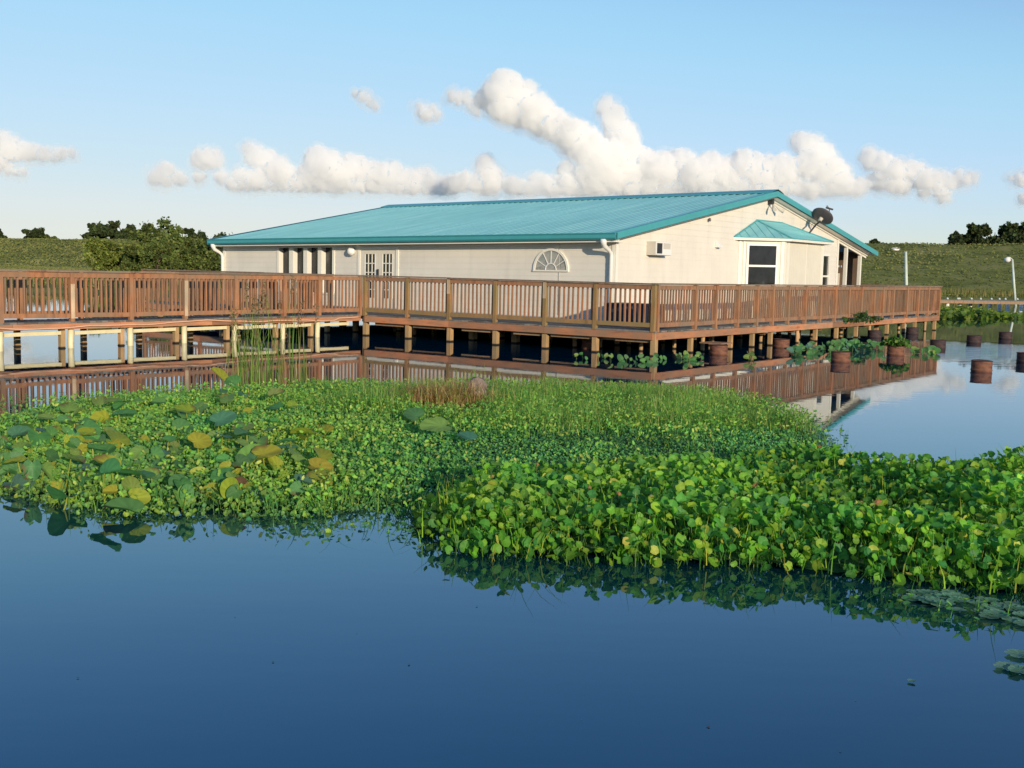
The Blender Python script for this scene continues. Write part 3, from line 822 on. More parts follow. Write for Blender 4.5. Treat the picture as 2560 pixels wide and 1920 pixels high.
# gable trims
def rake(n0, n1, d, name='gable_trim', e=0.0):
    b = MB(); z0, z1 = zroof(n0), zroof(n1)
    for o, t0, t1, mt in ((0.0, 0.035, -0.135, None),):
        b.hexa([W(d - 0.02, n0, z0 + t1), W(d, n0, z0 + t1), W(d + e, n1, z1 + t1), W(d + e - 0.02, n1, z1 + t1),
                W(d - 0.02, n0, z0 + t0), W(d, n0, z0 + t0), W(d + e, n1, z1 + t0), W(d + e - 0.02, n1, z1 + t0)])
        s_ = -1 if e else 1; b.quad([W(d - 0.02, n0, z0 + t0), W(d + 0.13 * s_, n0, z0 + t0), W(d + e + 0.13 * s_, n1, z1 + t0), W(d + e - 0.02, n1, z1 + t0)])
    return b.build(name, M['gutter'], hs, house=True)
rake(2.0, 11.3, RD0); rake(20.45, 11.3, RD0); rake(2.0, 11.3, RD1 + 0.02, e=0.72); rake(20.45, 11.3, RD1 + 0.02, e=0.72)
rs_ = MB()
for n0, n1 in ((2.5, 11.3), (20.0, 11.3)):
    z0, z1 = zroof(n0) - 0.165, zroof(n1) - 0.165
    rs_.quad([W(RD0, n0, z0), W(D0, n0, z0), W(D0, n1, z1), W(RD0, n1, z1)])
    rs_.hexa([W(D0 - 0.05, n0, z0 - 0.06), W(D0 - 0.014, n0, z0 - 0.06), W(D0 - 0.014, n1, z1 - 0.06), W(D0 - 0.05, n1, z1 - 0.06), W(D0 - 0.05, n0, z0 - .002), W(D0 - 0.014, n0, z0 - .002), W(D0 - 0.014, n1, z1 - .002), W(D0 - 0.05, n1, z1 - .002)])
rs_.build('gable_soffit', M['trim'], hs, house=True)
# gutter: K-profile
gt = MB(); pr = [(2.10, 2.615), (2.02, 2.615), (1.985, 2.66), (1.985, 2.74), (1.965, 2.775), (1.975, 2.785), (2.10, 2.785)]
for (na, za), (nb_, zb) in zip(pr, pr[1:]): gt.quad([W(RD0 - 0.02, na, za), W(RD1, na, za), W(RD1, nb_, zb), W(RD0 - 0.02, nb_, zb)])
gt.quad([W(RD0 - 0.02, a, z) for a, z in pr]); gt.quad([W(RD1, a, z) for a, z in pr])
gut = gt.build('gutter', M['gutter'], hs, house=True)
def downspout(d, rad=0.048):
    b = MB()
    b.tube([W(d, 2.05, 2.63), W(d, 2.05, 2.56), W(d + 0.0, 2.09, 2.47), W(d, 2.30, 2.37), W(d, 2.40, 2.30), W(d, 2.425, 2.2), W(d, 2.425, ZD + 0.05)], [0.085, 0.08, 0.06, rad, rad, rad, rad], 12)
    b.build('downspout', M['white'], hs, house=True)
downspout(2.68); downspout(17.72)
# windows between square columns
cw = MB()
for (a0, a1) in [(14.37, 14.55), (13.73, 13.90), (13.10, 13.26)]: cw = MB(); cw.bx(a0, a1, N0 - 0.025, N0 + 0.16, 1.06, 2.525); cw.build('window_column', M['trim'], hs, house=True)
for a0, a1 in [(15.03, 15.12), (12.54, 12.63)]: cw = MB(); cw.bx(a0, a1, N0 - 0.025, N0 + 0.16, 1.0, 2.525); cw.build('window_column', M['trim'], hs, house=True)
cw = MB(); cw.bx(12.54, 15.12, N0 - 0.04, N0 + 0.14, 1.0, 1.058); cw.build('window_sill', M['trim'], hs, house=True)
for a0, a1 in ops: cw = MB(); cw.bx(a0, a1, N0 + 0.165, N0 + 0.175, 1.06, 2.525); cw.build('window_pane', M['glass'], hs, house=True)
# doors
dm = MB()
dm.bx(11.46, 11.56, N0 - 0.03, N0 + 0.03, ZD, 2.50); dm.bx(9.92, 10.02, N0 - 0.03, N0 + 0.03, ZD, 2.50); dm.bx(10.02, 11.46, N0 - 0.03, N0 + 0.03, 2.42, 2.50)
dm.build('door_frame', M['trim'], hs, house=True)
for (a0, a1, g0, g1) in ((10.745, 11.455, 10.84, 11.29), (10.025, 10.735, 10.15, 10.58)):
    b = MB(); z0, z1 = 0.95, 2.30
    b.bx(a0, g0, N0 - 0.005, N0 + 0.035, ZD + .01, 2.41); b.bx(g1, a1, N0 - 0.005, N0 + 0.035, ZD + .01, 2.41)
    b.bx(g0, g1, N0 - 0.005, N0 + 0.035, z1, 2.41); b.bx(g0, g1, N0 - 0.005, N0 + 0.035, ZD + .01, z0)
    dl = b.build('door_leaf', M['door'], hs, house=True)
    q = MB(); q.bx(g0, g1, N0 + 0.018, N0 + 0.022, z0, z1); q.build('door_glass', M['glass'], dl, house=True)
    q = MB()
    for i in (1, 2): x = g0 + (g1 - g0) * i / 3; q.bx(x - .013, x + .013, N0 - 0.002, N0 + 0.016, z0, z1)
    for i in range(1, 5): z = z0 + (z1 - z0) * i / 5; q.bx(g0, g1, N0 - 0.0035, N0 + 0.014, z - .013, z + .013)
    for x in (g0 + .012, g1 - .012): q.bx(x - .018, x + .018, N0 - 0.012, N0 + 0.016, z0, z1)
    q.build('glazing_bars', M['trim'], dl, house=True)
hd = MB(); hd.bx(10.70, 10.74, N0 - 0.06, N0 - 0.007, 1.62, 1.86); hd.build('door_handle', M['black'], hs, house=True)
# wall lamp (round drum shade)
wl = MB(); c0 = W(11.75, N0 - 0.02, 2.38)
wl.lathe(c0, [(0.001, -0.01), (0.10, -0.01), (0.105, 0.03), (0.10, 0.05), (0.125, 0.06), (0.13, 0.10), (0.115, 0.115), (0.10, 0.12), (0.10, 0.16), (0.06, 0.19), (0.001, 0.2)], 20, axis=W(0, -1) - W(0, 0))
o = wl.build('wall_lamp', M['white'], house=True); tag(o, 'round white ribbed lamp on the wall left of the double doors', 'wall lamp')
# half-round window
fan = empty('fan_window', W(4.55, N0, 1.87), 'half-round window with radiating bars in the long wall', 'window'); fan.parent = hs; fan.location = W(4.55, N0, 1.87) - hs.location
for kx in ('label', 'category'): del fan[kx]
def arc(b, r0, r1, n0, n1, a0=0, a1=math.pi, k=28):
    for i in range(k):
        t0, t1 = a0 + (a1 - a0) * i / k, a0 + (a1 - a0) * (i + 1) / k
        P = lambda r, t_, n_: W(4.55 + r * math.cos(t_), n_, 1.87 + r * math.sin(t_))
        b.hexa([P(r0, t0, n0), P(r1, t0, n0), P(r1, t1, n0), P(r0, t1, n0), P(r0, t0, n1), P(r1, t0, n1), P(r1, t1, n1), P(r0, t1, n1)])
b = MB(); arc(b, 0.50, 0.56, N0 - 0.045, N0 - 0.0); b.bx(4.55 - .56, 4.55 + .56, N0 - 0.05, N0, 1.83, 1.868); b.build('window_frame', M['trim'], fan, house=True)
b = MB(); i0 = len(b.v)
b.quad([W(4.55 + 0.50 * math.cos(t_), N0 - 0.0155, 1.87 + 0.50 * math.sin(t_)) for t_ in [math.pi * i / 28 for i in range(29)]]); b.build('window_pane', M['glass_pale'], fan, house=True)
b = MB(); arc(b, 0.16, 0.18, N0 - 0.035, N0 - 0.018, k=14)
for i in range(1, 6):
    a = math.pi * i / 6; b.beam(W(4.55 + .17 * math.cos(a), N0 - 0.026, 1.87 + .17 * math.sin(a)), W(4.55 + .5 * math.cos(a), N0 - 0.026, 1.87 + .5 * math.sin(a)), 0.016, 0.016, up=W(0, 1) - W(0, 0))
b.build('glazing_bars', M['white'], fan, house=True)
b = MB(); b.tube([W(4.30, N0 - 0.022, 2.55), W(4.28, N0 - 0.02, 0.7)], 0.006, 5); b.build('cable', M['acgrey'], hs, house=True)
# bay window on the gable side
bay = empty('bay_window', W(2.6, 10.5, ZD), 'x', 'x'); bay.parent = hs; bay.location = W(2.6, 10.5, ZD) - hs.location
for kx in ('label', 'category'): del bay[kx]
q0, q1, q2, q3 = (2.6, 9.35), (1.70, 10.55), (1.70, 13.62), (2.6, 14.7)
def wallseg(b, p, q, z0, z1, th=0.04, s0=0.0, s1=1.0, out=0.0):
    p = Vector(p); q = Vector(q); u = (q - p).normalized(); o = Vector((-u.y, u.x)); 
    if o.x > 0: o = -o
    a, e = p.lerp(q, s0) + o * out, p.lerp(q, s1) + o * out; i_ = -o * th
    b.hexa([W(*a, z0), W(*e, z0), W(*(e + i_), z0), W(*(a + i_), z0), W(*a, z1), W(*e, z1), W(*(e + i_), z1), W(*(a + i_), z1)])
ZB = 2.87
b = MB(); wallseg(b, q0, q1, ZD, 1.46); wallseg(b, q0, q1, 2.78, ZB); wallseg(b, q0, q1, 1.46, 2.78, s0=0, s1=0.17); wallseg(b, q0, q1, 1.46, 2.78, s0=0.87, s1=1)
L_ = 3.07
n = 24
for i in range(n):   # grooved sheet
    s0, s1 = i / n + 0.0012, (i + 1) / n - 0.0012
    wallseg(b, q1, q2, ZD, ZB, th=0.03, s0=s0, s1=s1)
wallseg(b, q1, q2, ZD, ZB, th=0.02, out=-0.012)
wallseg(b, q2, q3, ZD, ZB)
b.build('bay_wall', M['panel'], bay, house=True)
for pq, s0, s1, oo in ((0, 0.0, 0.05, .022), (0, 0.10, 0.135, .022), (0, 0.93, 1.0, .022), (1, 0.0, 0.045, .02), (1, 0.09, 0.12, .02), (1, 0.965, 1.0, .02), (1, 0.555, 0.565, .01)):
    b = MB(); wallseg(b, *((q0, q1) if pq == 0 else (q1, q2)), ZD, ZB, s0=s0, s1=s1, out=oo); b.build('bay_trim', M['trim'], bay, house=True)
sash = MB()
for s0, s1, z0, z1 in ((0.17, 0.22, 1.46, 2.78), (0.82, 0.87, 1.46, 2.78), (0.22, 0.82, 2.71, 2.78), (0.22, 0.82, 1.46, 1.55), (0.22, 0.82, 2.08, 2.14)):
    wallseg(sash, q0, q1, z0, z1, th=0.05, s0=s0, s1=s1, out=0.035)
sw = sash.build('sash_window', M['white'], bay, house=True)
b = MB(); wallseg(b, q0, q1, 1.55, 2.08, th=0.006, s0=0.22, s1=0.82, out=0.012); b.build('window_pane', M['glass'], sw, house=True)
b = MB(); wallseg(b, q0, q1, 2.14, 2.71, th=0.006, s0=0.22, s1=0.82, out=0.018); b.build('window_pane', M['glass'], sw, house=True)
# bay roof: hipped, ribbed
e0, e1, e2, e3 = (2.6, 8.98), (1.50, 10.62), (1.50, 13.92), (2.6, 15.05); ra, rb = (2.6, 10.5), (2.6, 12.3); ZE, ZR = 2.945, 3.50
b = MB()
def hipface(b, A_, B_, T1, T0, ribs, th=0.0):
    A3, B3, C3, D3 = W(*A_, ZE), W(*B_, ZE), W(*T1, ZR), W(*T0, ZR)
    b.quad([A3, B3, C3, D3] if T1 != T0 else [A3, B3, C3])
    up_ = (B3 - A3).cross(C3 - A3).normalized(); up_ = up_ if up_.z > 0 else -up_
    for i in range(1, ribs):
        k_ = i / ribs; lo = A3.lerp(B3, k_)
        hi = D3.lerp(C3, k_) if T1 != T0 else None
        if hi is None:   # triangle: rib runs up square to the eave until it meets the hip
            e = (B3 - A3).normalized(); h_ = (C3 - A3).dot(e) / (B3 - A3).length; foot = A3.lerp(B3, h_); upv = C3 - foot
            f_ = k_ / h_ if k_ < h_ else (1 - k_) / (1 - h_)
            hi = lo + upv * f_
        b.beam(lo + up_ * 0.008, hi + up_ * 0.008, 0.022, 0.022, up=up_)
hipface(b, e0, e1, ra, ra, 7); hipface(b, e1, e2, rb, ra, 14); hipface(b, e2, e3, rb, rb, 6)
b.build('bay_roof', M['roof'], bay, house=True)
b = MB()
for P_, Q_ in ((W(*e1, ZE), W(*ra, ZR)), (W(*e2, ZE), W(*rb, ZR)), (W(*ra, ZR), W(*rb, ZR)), (W(*e0, ZE), W(*ra, ZR)), (W(*e3, ZE), W(*rb, ZR))):
    b.beam(P_ + Vector((0, 0, .012)), Q_ + Vector((0, 0, .012)), 0.09, 0.03)
b.build('hip_cap', M['gutter'], bay, house=True)
b = MB()
for P_, Q_ in ((e0, e1), (e1, e2), (e2, e3)):
    wallseg(b, P_, Q_, ZE - 0.085, ZE - 0.012, th=0.03, out=-0.01)
b.quad([W(*e0, ZE - .04), W(*e1, ZE - .04), W(*e2, ZE - .04), W(*e3, ZE - .04)])
b.build('bay_soffit', M['trim'], bay, house=True)
b = MB()
for P_, Q_ in ((e0, e1), (e1, e2), (e2, e3)): wallseg(b, P_, Q_, ZE - 0.012, ZE + 0.012, th=0.04, out=0.004)
b.build('drip_edge', M['gutter'], bay, house=True)
# narrow gable window right of the bay
b = MB(); b.bx(D0 + 0.02, D0 + 0.03, 15.84, 16.36, 0.95, 2.55); gp = b.build('window_pane', M['glass'], hs, house=True)
b = MB(); b.bx(D0 - 0.02, D0 + 0.02, 15.84, 16.36, 1.83, 1.89)
for n0, n1, z0, z1 in ((15.78, 15.84, .95, 2.6), (16.36, 16.42, .95, 2.6), (15.84, 16.36, 2.55, 2.6), (15.84, 16.36, .9, .95)): b.bx(D0 - 0.03, D0 + 0.02, n0, n1, z0, z1)
b.build('window_frame', M['trim'], hs, house=True)
# open porch at the back
for a in (18.1, 19.50):
    b = MB(); b.bx(D0, D0 + 0.11, a - 0.055, a + 0.055, ZD, zroof(a) - 0.2); b.build('porch_post', M['trim'], hs, house=True)
b = MB(); b.hexa([W(D0, NG, zroof(NG) - .30), W(D0 + .08, NG, zroof(NG) - .30), W(D0 + .08, 20.0, zroof(20.0) - .30), W(D0, 20.0, zroof(20) - .30), W(D0, NG, zroof(NG) - .17), W(D0 + .08, NG, zroof(NG) - .17), W(D0 + .08, 20.0, zroof(20.0) - .17), W(D0, 20.0, zroof(20) - .17)])
b.build('porch_beam', M['trim'], hs, house=True)
b = MB(); b.bx(2.72, 9.0, 19.80, 19.88, ZD, zroof(19.9) - .08); b.bx(9.0, 9.1, NG, 19.9, ZD, zroof(19.9) - .1); b.build('porch_wall', M['brown'], hs, house=True)
b = MB(); b.bx(D0 + 0.3, D0 + 0.36, NG + 0.0, NG + 1.2, 2.20, 2.27); b.bx(3.5, 4.2, 19.5, 19.8, ZD, 2.0); b.build('porch_crosspiece', M['acgrey'], hs, house=True)
# things fixed to the gable
ac = empty('air_conditioner', W(2.5, 4.4, 2.28), 'boxy window air conditioner sticking out of the gable wall', 'air conditioner')
b = MB(); b.bx(2.33, 2.6, 3.98, 4.80, 2.29, 2.64); b.build('casing', M['acgrey'], ac, house=True)
b = MB()
for n0, n1, z0, z1 in ((3.99, 4.79, 2.60, 2.63), (3.99, 4.79, 2.30, 2.33), (3.99, 4.03, 2.33, 2.6), (4.75, 4.79, 2.33, 2.6), (4.32, 4.36, 2.33, 2.6), (4.36, 4.75, 2.33, 2.45)): b.bx(2.31, 2.328, n0, n1, z0, z1)
b.build('front_frame', M['white'], ac, house=True)
b = MB(); b.bx(2.322, 2.327, 4.03, 4.32, 2.33, 2.6); b.build('grille', M['black'], ac, house=True)
b = MB(); b.bx(2.322, 2.327, 4.36, 4.75, 2.45, 2.6); b.build('vent_panel', M['acgrey'], ac, house=True)
b = MB(); b.hexa([W(2.42, 7.8, 2.60), W(2.59, 7.8, 2.60), W(2.59, 8.0, 2.60), W(2.42, 8.0, 2.60), W(2.56, 7.83, 2.78), W(2.59, 7.83, 2.78), W(2.59, 7.97, 2.78), W(2.56, 7.97, 2.78)])
tag(b.build('vent_hood', M['white'], house=True), 'small white vent hood on the gable between air conditioner and bay', 'vent')
sl = empty('security_light', W(2.5, 11.3, 4.05), 'twin-headed security light on a dark bracket under the roof peak', 'security light')
b = MB(); b.bx(2.44, 2.585, 11.2, 11.34, 4.02, 4.24); b.build('bracket', M['black'], sl, house=True)
for s_, dz in ((-1, 0.0), (1, -0.02)):
    P_ = W(2.46, 11.27, 4.02); Q_ = W(2.33, 11.27 + s_ * 0.22, 3.90 + dz); Q2 = Q_ + (W(-0.10, s_ * 0.10, -0.07) - W(0, 0, 0))
    b = MB(); b.tube([P_, P_.lerp(Q_, .5) + Vector((0, 0, .02)), Q_, Q2], [0.018, 0.018, 0.04, 0.06], 10); b.build('lamp_head', M['acgrey'], sl, house=True)
b = MB(); b.lathe(W(2.53, 7.3, 3.36), [(0.001, 0.05), (0.035, 0.03), (0.04, -0.02), (0.03, -0.05), (0.001, -0.05)], 10)
tag(b.build('camera_dome', M['dish'], house=True), 'tiny dark fixture under the left rake of the gable', 'fixture')
# satellite dish on the bay roof
dz0 = W(2.0, 13.02, 3.16); dc = W(1.95, 13.97, 3.76)
dsh = empty('satellite_dish', dz0, 'dark grey satellite dish on a bent arm above the bay roof', 'satellite dish')
b = MB(); b.tube([dz0, dz0.lerp(dc, 0.55), dc - Vector((0.02, 0, 0.10))], 0.028, 9); b.tube([dz0 - Vector((0.07, 0.05, 0.03)), dz0 + Vector((0.07, 0.05, -0.03))], 0.03, 8); b.build('mast', M['black'], dsh)
toC = (Vector((0, 0, CH)) - dc).normalized(); rt = Vector((0.93, 0.37, 0)); axis = (rt * 0.50 + Vector((0, 0, 1)) * 0.78 - toC * 0.42).normalized()
b = MB(); prof = [(0.001, -0.075)] + [(0.36 * q, -0.075 + 0.085 * q * q) for q in (0.2, 0.4, 0.6, 0.8, 1.0)] + [(0.36, 0.02)] + [(0.34 * q, -0.06 + 0.08 * q * q) for q in (1.0, 0.7, 0.4, 0.01)]
b.lathe(dc + axis * 0.04, prof, 28, axis=axis); b.build('reflector', M['dish'], dsh)
side_ = axis.cross(toC).normalized(); foc = dc + axis * 0.36 + Vector((0.10, 0.02, 0.04))
b = MB(); b.tube([dc + Vector((0.30, 0.1, -0.1)), foc], 0.014, 6); b.beam(foc - rt * 0.12 + Vector((0, 0, 0.03)), foc + rt * 0.14 - Vector((0, 0, 0.02)), 0.05, 0.05); b.beam(foc + Vector((-.02, 0, .02)), foc + Vector((-0.08, 0, 0.10)), 0.04, 0.04); b.build('receiver_arm', M['black'], dsh)
b = MB(); b.tube([dc - axis * 0.06 - Vector((0.05, 0, 0.08)), dc - axis * 0.03], [0.06, 0.07], 10); b.build('mount', M['acgrey'], dsh)

# things standing on the deck behind the near railing
def crate(name, d0, d1, n0, n1, h, mt, label, cat, lid=None):
    t = empty(name, W((d0 + d1) / 2, (n0 + n1) / 2, ZD), label, cat)
    b = MB(); b.bx(d0, d1, n0, n1, ZD, ZD + h - 0.05); b.build('body', M[mt], t)
    b = MB(); b.bx(d0 - .02, d1 + .02, n0 - .02, n1 + .02, ZD + h - 0.048, ZD + h); b.build('lid', M[lid or mt], t)
crate('storage_box', 1.85, 2.45, 1.85, 2.65, 0.52, 'tarp', 'big dark storage box on the deck near the house corner', 'storage box')
crate('storage_box', 0.7, 1.15, 1.2, 1.7, 0.55, 'tarp', 'dark blue covered box behind the near corner post', 'storage box')

# ================================================================== DRUMS
def drum(x0, x1, wl, label, mt, r=0.2, h=0.225, pos=None, tilt=0.0):
    P = pos or at_ground((x0 + x1) / 2, wl)
    P = Vector((P.x, P.y + r * 0.9, 0)) if pos is None else P
    t = empty('drum', P, label, 'drum', 'rusty drums standing in the water')
    b = MB(); pr = [(r - 0.012, -0.9)]
    for z in (-0.45, 0.035): pr += [(r, z - 0.02), (r + 0.009, z - 0.008), (r + 0.009, z + 0.008), (r, z + 0.02)]
    pr += [(r, h * 0.55), (r + 0.004, h * 0.60), (r, h * 0.65), (r, h - 0.012)]
    b.lathe(P, pr, 30); b.build('shell', M[mt], t)
    b = MB(); b.lathe(P, [(r, h - 0.014), (r + 0.009, h - 0.012), (r + 0.010, h - 0.002), (r + 0.002, h + 0.002), (r - 0.008, h - 0.002), (r - 0.01, h - 0.03), (0.001, h - 0.034)], 30); b.build('rim', M['rust_dark'], t)
    return t
drum(2438, 2487, 931, 'nearest bright rust drum alone in open water at right', 'rust')
drum(2333, 2368, 872, 'dark drum just off the far right corner of the deck', 'rust_dark')
drum(2422, 2459, 858.5, 'dark drum in open water between the deck corner drum and far drum', 'rust_dark')
drum(2503, 2536, 848.5, 'farthest dark drum below the leaning lamp post', 'rust_dark')
drum(2551, 2600, 908, 'dark drum cut off by the right edge', 'rust_dark', r=0.21)
drum(2083.5, 2130.5, 906, 'rust-red drum in front of the right deck reflection', 'rust')
drum(2224, 2266, 889, 'orange drum with green leafy plants growing out of its top', 'rust')
drum(2176, 2205, 845, 'brownish drum half under the deck behind lily leaves', 'rust_dark')
drum(2271, 2299, 836, 'dark drum under the deck edge right of the planted drum', 'rust_dark')
drum(1937, 1978, 870.6, 'reddish drum beside a pale pile under the right deck edge', 'rust')
drum(1778, 1822, 888, 'red-brown drum with a flat ledge left of the pale piles', 'rust')
drum(0, 0, 0, 'faded drum deep in the shade under the deck left of the near corner', 'rust', pos=W(2.3, 1.0, 0))
b = MB(); b.bx(-0.62, -0.05, 2.05, 2.6, 0.222, 0.25)
tag(b.build('plank', M['rail_grey'], loc=W(-.3, 2.3, .23)), 'short brown plank lying across the red-brown drum', 'plank')

# ================================================================== FAR PIER, LAMP POSTS
pr_ = empty('far_pier', at_ground(2440, 770), 'low railless pier on white posts before the levee at right', 'pier')
PA, PB = at_ground(2300, 768), at_ground(2640, 773)
b = MB(); b.beam(PA + Vector((0, 0, .52)), PB + Vector((0, 0, .52)), 1.4, 0.05); b.build('floor', M['floor'], pr_)
b = MB(); b.beam(PA + Vector((0, -.72, .40)), PB + Vector((0, -.72, .40)), 0.05, 0.18); b.build('rim_board', M['joist'], pr_)
for px in (2368, 2398, 2425, 2450, 2475, 2498, 2520, 2552):
    P = at_ground(px, 769.5); b = MB(); b.tube([P - Vector((0, 0, .5)), P + Vector((0, 0, .33))], 0.13, 8); b.build('post', M['trim'], pr_)
for px in (2370, 2396, 2400, 2430, 2453, 2480, 2500, 2515, 2545):
    P = at_ground(px, 768); b = MB(); b.tube([P + Vector((0, 0.2, .54)), P + Vector((0, 0.2, .66))], [0.10, 0.05], 7)
    tag(b.build('mooring_cleat', M['galv'], loc=P + Vector((0, .2, .54))), 'small pale cleat standing on the far pier', 'cleat', 'cleats along the far pier')
def lamp(px, base_y, D, htop, lean, label, head=True):
    P = at_ground(px, base_y) if D is None else Vector((camray(px, 700).x * D / camray(px, 700).y, D, 0.0))
    t = empty('lamp_post', P, label, 'lamp post')
    top = P + Vector((-math.tan(lean) * htop, 0, htop))
    b = MB(); b.tube([P - Vector((0, 0, .3)), top], [0.11, 0.075], 10); b.build('pole', M['galv'], t)
    if head:
        b = MB(); b.tube([top, top + Vector((-0.25, -.1, 0.14)), top + Vector((-0.55, -.2, 0.10))], [0.05, 0.05, 0.04], 8); b.build('bracket_arm', M['galv'], t)
        b = MB(); b.lathe(top + Vector((-0.45, -.2, 0.0)), [(0.03, .18), (0.2, 0.08), (0.24, -0.1), (0.12, -0.22), (0.001, -0.24)], 12); b.build('lamp_head', M['white'], t)
    return t
lamp(2540, 766, None, 3.5, R(8.3), 'leaning grey lamp post at right with its white lamp head')
lamp(2272, 0, 67, 3.45, R(4.5), 'bare leaning lamp pole rising behind the right end of the deck', head=False)
# white bird gliding over the levee
P = at_dist(2240, 624, 60); b = MB()
b.lathe(P, [(0.001, -.2), (0.05, -.12), (0.07, 0), (0.04, .14), (0.001, .22)], 10, axis=(1, 0.2, -0.05))
for s_ in (-1, 1): b.hexa([P + Vector((-.08, 0, .02)), P + Vector((.08, 0, .02)), P + Vector((.0, s_ * .25, .10)), P + Vector((-.12, s_ * .25, .10)), P + Vector((-.08, 0, .035)), P + Vector((.08, 0, .035)), P + Vector((.0, s_ * .25, .11)), P + Vector((-.12, s_ * .25, .11))])
b.beam(P + Vector((-.1, -.05, .04)), P + Vector((-.28, -.3, .04)), 0.14, 0.015); b.beam(P + Vector((.05, .05, .04)), P + Vector((.26, .3, .05)), 0.14, 0.015)
tag(b.build('white_bird', M['white'], loc=P), 'white bird with spread wings flying over the levee by the bare pole', 'bird')

# ================================================================== WATER PLANTS
T = lambda pts: [tuple(at_ground(x * 1.1573, y * 1.1573).xy) for x, y in pts]
MAT_L = T([(-80, 1000), (-60, 1062), (60, 1088), (120, 1102), (200, 1118), (300, 1122), (420, 1122), (520, 1124), (640, 1128), (720, 1122), (790, 1108), (850, 1125), (930, 1160),
           (1000, 1110), (1100, 1080), (1300, 1060), (1500, 1040), (1750, 1012), (1790, 985), (1812, 955), (1770, 932), (1700, 905), (1650, 882), (1550, 864), (1400, 857), (1200, 848),
           (1050, 846), (900, 848), (760, 845), (600, 846), (450, 852), (330, 858), (200, 868), (80, 885), (0, 905), (-80, 930)])
MAT_R = T([(880, 1135), (905, 1168), (960, 1198), (1040, 1210), (1100, 1212), (1200, 1218), (1300, 1222), (1400, 1224), (1500, 1230), (1600, 1235), (1700, 1241), (1780, 1247), (1850, 1256), (1950, 1268), (2050, 1280), (2150, 1294), (2330, 1312),
           (2330, 1020), (2212, 1032), (2100, 1047), (2000, 1057), (1940, 1052), (1830, 1032), (1750, 1012), (1600, 1020), (1400, 1045), (1200, 1062), (1050, 1075), (940, 1095)])
GREEN = [(0.06, 0.24, 0.065), (0.09, 0.31, 0.05), (0.17, 0.42, 0.04), (0.32, 0.52, 0.045), (0.55, 0.56, 0.10)]
def mass(name, poly, dens, hfun, rad, cols, wts, label, k=8, stalk=True, edge_thin=0.35, tiltup=0.6, clump=1.0, cup=0.16, cull=0.0, hmin=0.03, lowpow=0.55, yel=None, stalk_share=1.0, spread=1.0, fine=None):
    P = scatter(poly, dens); e = edgedist(P, poly); nz = vnoise(P, 0.9, 4.2); n2 = vnoise(P, 3.0, 8)
    keep = (e > rng.uniform(-0.05, edge_thin, len(P)) * rng.uniform(0, 1, len(P)) ** 1.5) & (rng.uniform(0, 1, len(P)) < 1 - cull * (n2 > 0.25)) 
    P, e, nz, n2 = P[keep], e[keep], nz[keep], n2[keep]; N = len(P)
    H = hfun(P, e) * (1 + 0.45 * nz * clump + 0.25 * n2) 
    near = np.clip(1 - e / 0.35, 0, 1); lay = rng.uniform(0, 1, N) ** (lowpow + 0.9 * near); H = np.maximum(H * (0.35 - 0.25 * near + (0.65 + 0.25 * near) * lay), hmin)
    cen = np.c_[P + rng.normal(0, 0.02, (N, 2)), H]
    nr = rng.normal(0, 1, (N, 3)) * np.array([0.75, 0.75, 0.3]) * spread + np.array([0.22, -0.42, tiltup])
    col = pick(N, cols, wts) * (0.85 + 0.45 * np.clip(nz, -1, 1))[:, None]
    if yel is not None:
        q = np.clip(yel(P), 0, 1)[:, None] * rng.uniform(0.3, 1, (N, 1)); col = col * (1 - q) + q * pick(N, [(0.42, 0.52, 0.06), (0.30, 0.46, 0.06)], [1, 1])
    col = np.clip(col, 0, 1)
    r_ = rad[0] + (rad[1] - rad[0]) * rng.beta(1.6, 2.4, N)
    if fine is not None: r_ = r_ * fine(P)
    parts = [discs(cen, r_, nr, col, k=k, cup=cup)]
    if stalk:
        base = np.c_[P + rng.normal(0, 0.025, (N, 2)), np.full(N, -0.01)]
        k_ = rng.uniform(0, 1, N) < stalk_share
        parts.append(stalks(base[k_], cen[k_], np.full(k_.sum(), 0.003), np.clip(col[k_] * 0.8, 0, 1), 0.08))
    V, F, C = merge(parts)
    o = fast_mesh(name, V, F, M['leaf'], C); tag(o, label, 'water plants', kind='stuff'); return P, H
# right: tall round-leaved bank of hyacinth
def hR(P, e): return 0.275 * np.clip(e / 0.30, 0.45, 1) ** 0.7 * (1 + 0.18 * np.clip((P[:, 0] - 2.0) / 2, 0, 1))
mass('water_hyacinth', MAT_R, 760, hR, (0.016, 0.046), GREEN, [3, 6, 6, 3, 0.45], 'dense bank of round-leaved water hyacinth in the right foreground', k=9, clump=0.9, edge_thin=0.16, tiltup=0.75, hmin=0.025, stalk_share=0.45,
     yel=lambda P: 0.55 * vnoise(P, 1.1, 21) + 0.05)
# left and middle: low pennywort
def hL(P, e):
    right = np.clip((P[:, 0] + 2.2) / 1.5, 0, 1)
    return np.clip((0.15 - 0.075 * right) * np.clip(e / 0.5, 0.3, 1), 0.03, 1)
Lb = [(0.085, 0.30, 0.13), (0.11, 0.36, 0.12), (0.17, 0.43, 0.09), (0.28, 0.51, 0.08), (0.42, 0.50, 0.11)]
mass('pennywort', MAT_L, 850, hL, (0.009, 0.028), Lb, [4, 5, 4, 1.8, 0.35], 'low carpet of small round pennywort leaves filling the pond centre', k=7, clump=0.9, cup=0.3, edge_thin=0.55, tiltup=0.8, spread=0.9, stalk_share=0.3, fine=lambda P: 1 - 0.3 * np.clip((P[:, 0] + 1.6) / 1.2, 0, 1), yel=lambda P: 0.50 * np.clip((-0.4 - P[:, 0]) / 1.5, 0, 1) + 0.8 * vnoise(P, 0.75, 31) * np.clip((0.4 - P[:, 0]) / 1.5, 0.1, 1))  # yel puts the left side's sunlit yellow-green into the leaf colour
